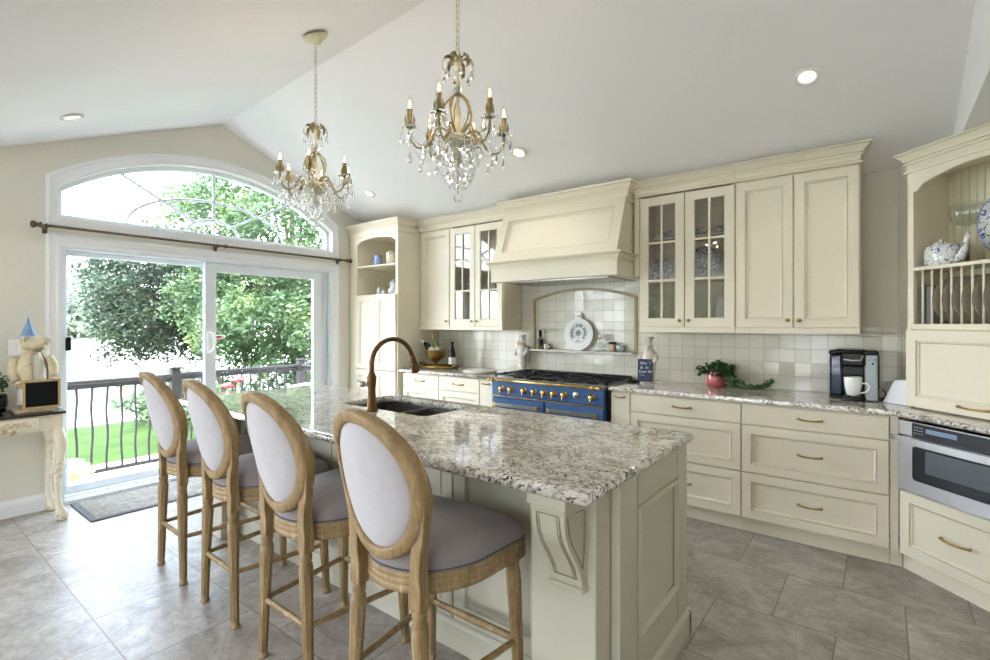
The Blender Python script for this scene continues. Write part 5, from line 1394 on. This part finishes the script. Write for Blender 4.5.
g = G(); hx, hy_ = hc.x - .012, hc.y - .008; g.lathe([(.046, .520), (.054, .524), (.054, .538), (.046, .541), (.038, .552), (.022, .600), (.008, .645), (.002, .668), (.0012, .669)], (hx, hy_, Z_), 22); ht = g.build('cone_hat', HATB, t)
g = G(); g.lathe([(.050, .518), (.0555, .522), (.0555, .536), (.050, .540)], (hx, hy_, Z_), 22, cap=False); g.build('hat_band', plain('hat_band_blue', srgb(164, 184, 206), .6), ht)
g = G(); bx = X_ + .130; by = Y_ + .028
for (a, b, c_, d_) in ((-.10, .10, .030, .045), (-.10, .10, .215, .230), (-.10, -.086, .045, .215), (.086, .10, .045, .215)): g.box(bx - .007, bx + .007, by + a, by + b, Z_ + c_, Z_ + d_, .002)
bd = g.build('blackboard_frame', WOODL, t)
g = G(); g.box(bx - .004, bx + .003, by - .087, by + .087, Z_ + .044, Z_ + .216); g.build('blackboard', SLATE, bd)
g = G(); g.cyl((bx - .02, by - .145, Z_ + .205), (bx - .006, by - .09, Z_ + .205), .006, .006, 8); g.build('dowel', WOODL, bd)

t = thing('potted_plant', 'leafy green plant in a black pot at the left edge of the console', 'plant', (-4.80, .555, .782))
g = G(); g.lathe([(.070, 0), (.095, .02), (.108, .08), (.100, .135), (.092, .14)], (-4.80, .555, .782), 22); g.build('pot', BLACK, t)
rnd = random.Random(9)
g = G(); leaves(g, [(-4.80, .555, 1.00, .11), (-4.78, .60, .975, .06), (-4.80, .56, 1.06, .07)], 26000, .016, rnd); g.build('foliage', IVY, t, fix=False)

# ================================================================ things on the worktops
t = thing('ivy_pot', 'pink glazed pot of trailing ivy on the right worktop', 'plant', (-1.027, 4.15, .914))
g = G(); g.lathe([(.052, 0), (.066, .006), (.073, .04), (.071, .085), (.062, .108), (.065, .120), (.060, .118), (.055, .09), (.001, .088)], (-1.027, 4.15, .914), 26); g.build('pot', PINK, t)
rnd = random.Random(4)
def ivy_leaf(g, p, s, d, nrm):
    d = d.normalized(); sd_ = nrm.cross(d).normalized(); n = len(g.v)
    for a, b in ((0, 0), (-.45, .15), (-.7, .55), (-.25, .6), (0, 1.1), (.25, .6), (.7, .55), (.45, .15)): g.v.append(p + sd_ * a * s + d * b * s)
    g.f.append([n + i for i in range(8)]); g.s.append(False)
g = G()
for k in range(190):
    a = rnd.uniform(0, 2 * PI); r = rnd.uniform(.0, .13); p = Vector((-1.027 + r * math.cos(a), 4.14 + r * .8 * math.sin(a), 1.035 + rnd.uniform(-.01, .075) - r * .25)); p.y = min(p.y, 4.205)
    ivy_leaf(g, p, rnd.uniform(.026, .040), Vector((math.cos(a), math.sin(a), rnd.uniform(-.6, .6))), Vector((rnd.gauss(0, .5), -.4 + rnd.gauss(0, .5), 1)))
vines = [[(-1.0, 4.12, 1.03), (-.95, 4.09, 1.03), (-.90, 4.07, .99), (-.86, 4.06, .945), (-.80, 4.08, .93), (-.73, 4.10, .935), (-.68, 4.12, .95), (-.64, 4.14, .985)],
         [(-1.0, 4.10, 1.02), (-.93, 4.05, .985), (-.89, 4.03, .94), (-.84, 4.02, .925), (-.76, 4.03, .925), (-.70, 4.06, .93)], [(-1.0, 4.14, 1.03), (-.92, 4.14, 1.01), (-.88, 4.13, .97), (-.84, 4.12, .95)]]
for v in vines:
    v = [Vector(p) for p in v]
    for i in range(len(v) - 1):
        for q in range(13):
            p = v[i].lerp(v[i + 1], q / 11) + Vector((rnd.gauss(0, .012), rnd.gauss(0, .012), rnd.gauss(0, .008))); p.z = max(p.z, .94)
            ivy_leaf(g, p, rnd.uniform(.026, .038), Vector((rnd.gauss(.3, 1), rnd.gauss(0, 1), rnd.gauss(0, .3))), Vector((rnd.gauss(0, .5), -.5 + rnd.gauss(0, .4), .9)))
g.build('foliage', IVY, t, fix=False)
g = G()
for v in vines: g.tube(v, .0025, 5)
g.build('stem', BARK, t)

# coffee maker
KX, KY = -.150, 4.03
t = thing('coffee_maker', 'black and silver pod coffee maker on the right worktop', 'coffee maker', (KX, KY, .914))
MK = Matrix.Translation((KX, KY, .914)) @ Matrix.Rotation(math.radians(2), 4, 'Z')
g = G(); g.M = MK; g.box(-.055, .055, -.12, .13, 0, .035, .006, 2); g.box(-.06, .06, .0, .13, .03, .30, .006, 2); g.box(-.062, .062, -.12, .13, .215, .315, .018, 3); g.box(-.10, .075, -.09, .13, .295, .325, .012, 2); g.build('body', BLACK, t)
g = G(); g.M = MK; g.box(-.128, -.056, -.06, .12, .02, .29, .014, 3); g.build('water_tank', plain('blue_tank', srgb(22, 42, 72), .06, coat=.6), t)
g = G(); g.M = MK; g.box(-.132, -.052, -.07, .13, .286, .318, .012, 2); g.box(-.13, -.055, -.065, .125, 0, .024, .006, 2); g.build('tank_lid', BLACK, t)
g = G(); g.M = MK; g.box(.060, .128, -.105, .13, .0, .30, .010, 3); sv = g.build('side_panel', plain('silver_plastic', srgb(150, 156, 158), .3, metal=.6), t)
g = G(); g.M = MK; g.box(.057, .131, -.11, .13, .290, .322, .010, 2); g.build('panel_top', BLACK, t)
g = G(); g.M = MK; g.box(.118, .134, -.10, .132, .0, .3, .004); g.build('panel_edge', BLACK, t)
g = G(); g.M = MK; g.tube([(-.05, -.124, .262), (0, -.128, .256), (.04, -.126, .260), (.052, -.124, .29)], .006, 8); g.build('handle', STEEL, t)
for x, z in ((.085, .262), (.100, .240), (.112, .262)):
    g = G(); g.M = MK; g.cyl((x, -.105, z), (x, -.111, z), .007, .006, 12); g.build('button', STEEL if x != .1 else BLACK, sv)
g = G(); g.M = MK; g.box(-.052, .058, -.15, -.02, .0, .022, .006, 2); g.build('drip_tray', BLACK, t)
t = thing('mug', 'white mug standing on the coffee maker drip tray', 'mug', MK @ Vector((0, -.085, .023)))
g = G(); g.lathe([(.001, 0), (.031, 0), (.036, .01), (.047, .07), (.051, .122), (.050, .125), (.046, .120), (.040, .06), (.030, .014), (.001, .010)], (0, -.085, .0245), 26, MK); g.build('cup', WPORC, t)
g = G(); g.M = MK; g.tube([(.044, -.10, .112), (.072, -.125, .116), (.086, -.130, .096), (.072, -.125, .064), (.038, -.105, .048)], .0056, 8); g.build('handle', WPORC, t)
g = G(); g.tube([(-.03, 4.15, .99), (-.005, 4.13, .985), (.020, 4.12, .955), (.012, 4.10, .925), (-.01, 4.08, .919), (.035, 4.06, .919)], .0035, 6); o = g.build('power_cord', BLACK); tag(o, 'black coffee maker cord curled on the worktop', 'cord')

# chef figurine with blackboard, right of the range
def chef(name, label, cat, x, y, hgt, board):
    t = thing(name, label, cat, (x, y, .914)); s = hgt / .36
    g = G(); g.lathe([(.050 * s, 0), (.048 * s, .012 * s), (.036 * s, .02 * s), (.046 * s, .09 * s), (.050 * s, .15 * s), (.056 * s, .20 * s), (.046 * s, .25 * s), (.024 * s, .275 * s)], (x, y, .914), 20); g.build('body', TERRA, t)
    g = G(); g.ball((x, y, .914 + .290 * s), .030 * s, 14, 1.05); g.ball((x, y - .032 * s, .914 + .284 * s), .012 * s, 10); hd_ = g.build('head', TERRA, t)
    g = G(); g.lathe([(.022, .305), (.026, .315), (.020, .325), (.034, .350), (.040, .358), (.030, .366), (.001, .366)] if True else [], (0, 0, 0), 16, Matrix.Translation((x, y, .914)) @ Matrix.Scale(s, 4)); g.build('chef_hat', TERRA, t)
    for q in (-1, 1):
        g = G(); g.tube([(x + q * .045 * s, y, .914 + .235 * s), (x + q * .066 * s, y - .02, .914 + .20 * s), (x + q * .050 * s, y - .05, .914 + .17 * s)], [.018 * s, .016 * s, .012 * s], 10); g.build('arm', TERRA, t)
        g = G(); g.tube([(x + q * .020, y + .0, .914 + .31 * s), (x + q * .040, y - .005, .914 + .325 * s), (x + q * .045, y, .914 + .30 * s)], [.010, .009, .002], 8); g.build('ear', TERRA, hd_)
    return t
t = chef('chef_figurine', 'pinkish ceramic chef figurine holding a navy message board beside the range', 'figurine', -1.525, 4.05, .375, True)
M = Matrix.Translation((-1.535, 3.985, .914 + .105)) @ Matrix.Rotation(math.radians(14), 4, 'Z') @ Matrix.Rotation(math.radians(-5), 4, 'X')
g = G(); g.M = M; g.box(-.060, .060, -.006, .006, -.090, .095, .002); b_ = g.build('message_board', NAVY, t)
g = G(); MT = M @ Matrix.Translation((0, -.0065, 0)) @ Matrix.Rotation(PI / 2, 4, 'X')
for s_, z, x, a in (('Ahu  I', .062, .0, .05), ('&  in', .026, -.006, .02), ('Kaw on', -.006, .004, .06)):
    text_geo(g, s_, .034, MT @ Matrix.Translation((x, z, 0)) @ Matrix.Rotation(a, 4, 'Z'))
g.tube([MT @ Vector((-.045 + .01 * i, -.036 + .003 * math.sin(i * 1.5), .0006)) for i in range(5)], .0012, 4)
g.build('chalk_writing', CHALK, b_)
t = chef('chef_figurine', 'pinkish ceramic chef figurine left of the range with wooden spoons behind', 'figurine', -2.885, 4.17, .37, False)
for k, (dx, c) in enumerate(((-.052, .29), (-.038, .27))):
    g = G(); p0 = Vector((-2.885 + dx, 4.20, .914 + .02)); p1 = p0 + Vector((-.015, 0, c - .03)); g.tube([p0, p1], .005, 8); g.lathe([(.001, -.03), (.014, -.015), (.018, .005), (.012, .025), (.001, .03)], tuple(p1), 12, None, True, 1, .35); g.build('wooden_spoon', ORANGE, t)
# black spoon rest
g = G(); g.lathe([(.001, .004), (.045, .004), (.060, .016), (.064, .018), (.060, .020), (.045, .010), (.001, .010)], (-1.645, 4.02, .911), 20, None, True, 1, .8); o = g.build('spoon_rest', IRON); tag(o, 'small black dish on the worktop corner beside the range', 'dish')
# stone board on the left worktop
g = G(); g.lathe([(.001, 0), (.165, 0), (.172, .006), (.172, .018), (.166, .024), (.001, .024)], (-3.20, 3.875, .9145), 44); o = g.build('stone_board', MARBLE); tag(o, 'round pale stone board lying on the left worktop by the range', 'board')
# tray with wine
t = thing('serving_tray', 'oval antique brass tray on the worktop beside the pantry', 'tray', (-3.86, 3.96, .914))
g = G(); g.lathe([(.001, .004), (.215, .004), (.235, .010), (.25, .028), (.256, .030), (.258, .026), (.238, .002), (.215, .0), (.001, .0)], (-3.86, 3.96, .9145), 48, None, True, 1, .60); g.build('pan', BRASS, t)
for s in (-1, 1):
    g = G(); g.tube([(-3.86 + s * .245, 3.91, .94), (-3.86 + s * .270, 3.93, .965), (-3.86 + s * .270, 3.99, .965), (-3.86 + s * .245, 4.01, .94)], .006, 8); g.build('handle', BRASS, t)
cx_, cy_ = -3.925, 3.975
t = thing('wine_cooler_bowl', 'footed brass wine cooler bowl standing on the tray', 'bowl', (cx_, cy_, .919))
g = G(); g.lathe([(.056, 0), (.056, .006), (.030, .016), (.015, .035), (.018, .055), (.050, .075), (.095, .115), (.122, .165), (.126, .185), (.130, .188), (.126, .192), (.120, .18), (.09, .12), (.04, .085), (.001, .08)], (cx_, cy_, .919), 34); g.build('bowl', BRASS, t)
g = G(); g.tube([(cx_ + .1 + .0 * k, cy_ - .06, 1.03) for k in range(1)] + [(cx_ + .03 + .018 * math.cos(a), cy_ - .112, 1.032 + .018 * math.sin(a)) for a in [k * PI / 6 for k in range(12)]][1:], .003, 6); g.build('ring_handle', GOLD, t)
def bottle(name, label, base, axis, s=1.0, body=BOTTLE, cap=None, lab=True, grp=None, H_=.30):
    t = thing(name, label, 'bottle', base, 0, grp)
    ax = Vector(axis).normalized(); M = Matrix.Translation(base) @ ax.to_track_quat('Z', 'Y').to_matrix().to_4x4() @ Matrix.Scale(s, 4)
    g = G(); g.lathe([(.001, 0), (.036, 0), (.038, .006), (.038, .165), (.034, .195), (.018, .235), (.0145, .25), (.0145, .285), (.016, .287), (.016, .298), (.001, .298)], (0, 0, 0), 22, M); g.build('body', body, t)
    if lab: g = G(); g.lathe([(.0386, .05), (.0386, .125)], (0, 0, 0), 22, M, cap=False); g.build('label', LABEL, t, fix=False)
    if cap: g = G(); g.lathe([(.0152, .235), (.0158, .245), (.0158, .29), (.0175, .292), (.0175, .302), (.001, .302)], (0, 0, 0), 16, M); g.build('foil', cap, t)
    return t
bottle('wine_bottle', 'dark wine bottle standing upright on the brass tray', (-3.665, 3.965, .919), (0, 0, 1), .98)
bottle('wine_bottle', 'dark bottle with white foil leaning left in the brass cooler', (cx_ + .045, cy_ - .03, 1.062), (-.72, -.1, .55), .86, BOTTLE, WPORC)
bottle('wine_bottle', 'green bottle with gold foil leaning in the brass cooler', (cx_ + .05, cy_ + .02, 1.035), (-.34, -.1, .85), .92, plain('green_glass', srgb(120, 124, 70), .1, coat=.4), GOLD)
# niche ledge items
LY = 4.21; LZ = 1.1515
t = thing('serving_board', 'round white paddle board with a printed wreath standing on the niche ledge', 'board', (-2.28, 4.2, LZ))
M = Matrix.Translation((-2.265, 4.190, LZ)) @ Matrix.Rotation(math.radians(-5), 4, 'X')
g = G(); pl = []
for i in range(49):
    a = PI / 2 + .16 + (2 * PI - .32) * i / 48; pl.append((.152 * math.cos(a), .152 + .152 * math.sin(a)))
pl += [(.024, .345), (.020, .358), (-.020, .358), (-.024, .345)]
g.prism(pl, -.006, .008, lambda u, v, d: tuple(M @ Vector((u, d, v)))); b_ = g.build('paddle', plain('board_enamel', srgb(222, 222, 217), .4, var=.04), t)
g = G(); Mf = M @ Matrix.Translation((0, -.0065, .165)) @ Matrix.Rotation(PI / 2, 4, 'X')

rnd = random.Random(12)
for i in range(22):
    if i in (8, 14): continue
    a = math.radians(218 - i * 256 / 21); Mg = Mf @ Matrix.Translation((.072 * math.cos(a), .072 * math.sin(a), 0)) @ Matrix.Rotation(a - PI / 2, 4, 'Z')
    for k in range(2 + i % 2):
        x = -.0055 + .0055 * k; g.tube([Mg @ Vector((x, -.011, .0003)), Mg @ Vector((x + rnd.uniform(-.004, .004), .011, .0003))], .0019, 4)
for k in range(7): g.tube([Mf @ Vector((-.018 + .006 * k, -.080, .0003)), Mf @ Vector((-.018 + .006 * k + rnd.uniform(-.002, .002), -.068, .0003))], .0014, 4)
for r in (.052, .092):
    g.tube([Mf @ Vector((r * math.cos(k * PI / 24), r * math.sin(k * PI / 24), .0003)) for k in range(48)], .0012, 4, True)
for k in range(14):
    a = k * 2 * PI / 14; g.tube([Mf @ Vector((.008 * math.cos(a), .008 * math.sin(a), .0003)), Mf @ Vector((.034 * math.cos(a + .3), .034 * math.sin(a + .3), .0003))], .0022, 4)
g.build('printed_wreath', DKTEXT, b_)
g = G(); g.M = Mf; g.box(-.018, .018, .155, .163, 0, .0008); g.build('hang_hole', DKTEXT, b_)
t = thing('oil_bottle', 'small dark oil bottle at the left end of the niche ledge', 'bottle', (-2.696, LY, LZ))
g = G(); g.lathe([(.001, 0), (.027, 0), (.028, .05), (.027, .10), (.012, .12), (.011, .15), (.001, .15)], (-2.696, LY, LZ), 18); g.build('body', plain('olive_oil', srgb(96, 92, 40), .1, coat=.4), t)
g = G(); g.lathe([(.0288, .040), (.0288, .095)], (-2.696, LY, LZ), 18, cap=False); g.build('label', BLACK, t, fix=False)
g = G(); g.lathe([(.015, .122), (.016, .185), (.001, .187)], (-2.696, LY, LZ), 14); g.build('cap', BLACK, t)
for x, m_, lab in ((-2.632, WPORC, 'white salt pot on the niche ledge'), (-2.588, STEEL, 'grey pepper pot on the niche ledge')):
    g = G(); g.lathe([(.001, 0), (.016, 0), (.018, .02), (.017, .048), (.001, .05)], (x, LY, LZ), 16); o = g.build('condiment_pot', m_); tag(o, lab, 'pot', 'pots on the niche ledge')
def carafe(x, y, s, lab):
    t = thing('glass_carafe', lab, 'carafe', (x, y, LZ), 0, 'glass carafes on the niche ledge')
    g = G(); g.lathe([(.001, .001), (.044, .001), (.050, .02), (.044, .05), (.018, .075), (.012, .10), (.016, .118)], (0, 0, 0), 22, Matrix.Translation((x, y, LZ)) @ Matrix.Scale(s, 4), cap=False); g.build('flask', TGLASS, t, fix=False)
    g = G(); g.lathe([(.010, .108), (.018, .13), (.020, .142), (.012, .158), (.001, .162)], (0, 0, 0), 14, Matrix.Translation((x, y, LZ)) @ Matrix.Scale(s, 4)); g.build('stopper', CRYSTAL, t)
carafe(-2.045, LY - .008, 1.0, 'round clear carafe right of the white paddle board'); carafe(-1.975, LY + .002, .92, 'slimmer clear carafe next to the spice jar')
t = thing('spice_jar', 'small jar of orange spice with dark lid on the niche ledge', 'jar', (-1.925, LY, LZ))
g = G(); g.lathe([(.001, 0), (.028, 0), (.029, .03), (.026, .07), (.001, .07)], (-1.925, LY, LZ), 18); g.build('body', plain('spice', srgb(206, 170, 134), .3), t)
g = G(); g.lathe([(.034, .07), (.036, .078), (.036, .086), (.001, .088)], (-1.925, LY, LZ), 18); g.build('lid', BLACK, t)
g = G(); g.lathe([(.001, 0), (.028, 0), (.040, .03), (.043, .06), (.040, .06), (.001, .02)], (-1.845, LY, LZ), 20); o = g.build('small_bowl', plain('pale_blue_glaze', srgb(168, 180, 184), .2, coat=.4)); tag(o, 'pale blue grey bowl at the right end of the niche ledge', 'bowl')

# ================================================================ china in the glazed cabinets
def display_plate(x, y, z, r, lab, mat=BW2, grp='plates standing in the glazed cabinet'):
    t = thing('display_plate', lab, 'plate', (x, y, z), 0, grp)
    M = Matrix.Translation((x, y, z + r)) @ Matrix.Rotation(math.radians(-80 - 180), 4, 'X')
    M = Matrix.Translation((x, y, z + r)) @ Matrix.Rotation(math.radians(82), 4, 'X')
    g = G(); g.lathe(plate_prof(r), (0, 0, 0), 36, M); g.build('disc', mat, t); return t
def bowl_on(x, y, z, r, lab, mat=BW2, name='china_bowl', grp='bowls in the glazed cabinet'):
    g = G(); g.lathe([(.001, 0), (r * .4, 0), (r * .45, .006), (r * .8, r * .35), (r, r * .72), (r * .96, r * .72), (r * .7, r * .35), (.001, .012)], (x, y, z), 24); o = g.build(name, mat); tag(o, lab, 'bowl', grp)
S1, S2, SB = 1.7455, 2.0855, 1.3975
display_plate(-1.455, 4.16, S1, .098, 'blue patterned plate behind the left glazed door right of the hood')
display_plate(-1.115, 4.13, S1, .135, 'large blue patterned plate behind the second glazed door')
bowl_on(-1.335, 4.10, S2, .085, 'patterned bowl on the top shelf behind the left glazed door'); bowl_on(-1.44, 4.03, S2, .045, 'small bowl on the top shelf next to the hood side', WPORC)
bowl_on(-1.13, 4.10, S2, .085, 'patterned bowl on the top shelf behind the second glazed door'); bowl_on(-.94, 4.10, S2, .085, 'patterned bowl at the top shelf end beside the solid doors')
t = thing('jug', 'tall pale jug on the cabinet floor behind the second glazed door', 'jug', (-.955, 4.08, SB))
g = G(); g.lathe([(.001, 0), (.05, 0), (.06, .05), (.058, .12), (.046, .19), (.052, .235), (.048, .235), (.001, .2)], (-.955, 4.08, SB), 24); g.build('body', GREY, t)
g = G(); g.tube([(-.90, 4.08, SB + .19), (-.862, 4.08, SB + .17), (-.865, 4.08, SB + .10), (-.90, 4.08, SB + .06)], .007, 8); g.build('handle', GREY, t)
display_plate(-3.50, 4.15, S1, .10, 'blue patterned plate behind the glazed door left of the hood'); display_plate(-3.12, 4.15, S1, .10, 'blue patterned plate behind the glazed door touching the hood')
for x, lab in ((-3.50, 'patterned bowl on the cabinet floor behind the farther glazed door'), (-3.38, 'second patterned bowl on the cabinet floor near the centre stile'), (-3.18, 'patterned bowl on the cabinet floor next to the hood')): bowl_on(x, 4.08, SB, .075, lab)

# ================================================================ china on the pantry shelves
t = thing('pitcher', 'blue stoneware pitcher on the upper pantry shelf', 'pitcher', (-4.625, 3.74, 2.068))
g = G(); g.lathe([(.001, 0), (.046, 0), (.050, .03), (.042, .09), (.044, .125), (.041, .125), (.001, .1)], (-4.625, 3.74, 2.0685), 22); g.build('body', BWP, t)
g = G(); g.tube([(-4.665, 3.725, 2.175), (-4.70, 3.715, 2.17), (-4.705, 3.71, 2.12), (-4.668, 3.725, 2.095)], .006, 8); g.build('handle', BWP, t)
t = thing('stoneware_crock', 'lidded pale crock with blue flower on the upper pantry shelf', 'crock', (-4.395, 3.75, 2.068))
g = G(); g.lathe([(.001, 0), (.060, 0), (.062, .06), (.062, .12), (.058, .13), (.001, .13)], (-4.395, 3.75, 2.0685), 26); g.build('body', bluewhite('crock_glaze', 22, srgb(214, 208, 190), srgb(110, 130, 170), .57), t)
g = G(); g.lathe([(.062, .13), (.063, .14), (.035, .152), (.010, .155), (.012, .168), (.001, .172)], (-4.395, 3.75, 2.0685), 24); g.build('lid', STATM, t)
t = thing('tea_set', 'stacked blue and white teapot on the lower pantry shelf', 'teapot', (-4.36, 3.75, 1.736))
g = G(); g.lathe([(.001, 0), (.055, 0), (.066, .03), (.060, .06), (.040, .075), (.050, .10), (.048, .13), (.030, .15), (.012, .155), (.010, .17), (.001, .172)], (-4.36, 3.75, 1.7355), 24); g.build('body', BW, t)
g = G(); g.tube([(-4.31, 3.73, 1.77), (-4.285, 3.72, 1.79), (-4.275, 3.715, 1.83)], [.014, .009, .007], 8); g.build('spout', BW, t)
for x, h, lab in ((-4.585, .085, 'small white lidded pot on the lower pantry shelf'), (-4.50, .055, 'low white cup on the lower pantry shelf')):
    g = G(); g.lathe([(.001, 0), (.022, 0), (.026, h * .4), (.018, h * .75), (.008, h * .9), (.009, h), (.001, h * 1.05)], (x, 3.72, 1.7355), 18); o = g.build('china_pot', WPORC); tag(o, lab, 'pot', 'small pots on the pantry shelf')
# ================================================================ light, camera
w = bpy.data.worlds.new('world'); SC.world = w; w.use_nodes = True
nt = w.node_tree; bg = nt.nodes['Background']
tc = nt.nodes.new('ShaderNodeTexCoord'); sx = nt.nodes.new('ShaderNodeSeparateXYZ'); nt.links.new(tc.outputs['Generated'], sx.inputs[0])
cr_ = nt.nodes.new('ShaderNodeValToRGB'); nt.links.new(sx.outputs['Z'], cr_.inputs[0])
e = cr_.color_ramp.elements; e[0].position = -.02; e[0].color = (.35, .38, .36, 1); e[1].position = .03; e[1].color = (.92, .945, 1, 1)
e2 = e.new(.5); e2.color = (.64, .77, 1, 1)
nt.links.new(cr_.outputs[0], bg.inputs[0]); bg.inputs[1].default_value = 5.0
sd = bpy.data.lights.new('sun', 'SUN'); sd.energy = 6; sd.angle = math.radians(1); sd.color = (1, .93, .82)
so = bpy.data.objects.new('sun', sd); COL.objects.link(so)
so.rotation_euler = Vector((-.25, .75, -1.0)).to_track_quat('-Z', 'Y').to_euler()   # high, from behind-left along the house
def portal(loc, rot, sx_, sy_):
    a = bpy.data.lights.new('portal', 'AREA'); a.shape = 'RECTANGLE'; a.size = sx_; a.size_y = sy_; a.cycles.is_portal = True
    o = bpy.data.objects.new('portal', a); COL.objects.link(o); o.location = loc; o.rotation_euler = rot
    return o
portal((-5.17, 2.17, 1.45), (0, -PI / 2, 0), 2.9, 2.4)
for x in (-3.8, -1.7, .4): portal((x, -4.18, 1.28), (PI / 2, 0, 0), 1.8, 1.85)
portal((-5.18, -2.1, 1.4), (0, -PI / 2, 0), 1.65, 2.8)
cam = bpy.data.cameras.new('camera'); co = bpy.data.objects.new('camera', cam); COL.objects.link(co)
cam.sensor_width = 36; cam.lens = 36 * F / 990; cam.clip_start = .02; cam.clip_end = 400
co.location = (0, 0, H)
co.rotation_euler = FW.to_track_quat('-Z', 'Y').to_euler()
cam.shift_y = -7 / 990
SC.camera = co
SC.view_settings.view_transform = 'Standard'; SC.view_settings.look = 'None'; SC.view_settings.gamma = 1
SC.view_settings.use_curve_mapping = False
SC.view_settings.exposure = 1.76
SC.cycles.use_denoising = True
SC.cycles.max_bounces = 10; SC.cycles.diffuse_bounces = 6; SC.cycles.transparent_max_bounces = 24; SC.cycles.transmission_bounces = 8; SC.cycles.glossy_bounces = 5
SC.cycles.caustics_reflective = False; SC.cycles.caustics_refractive = False
SC.cycles.sample_clamp_indirect = 8
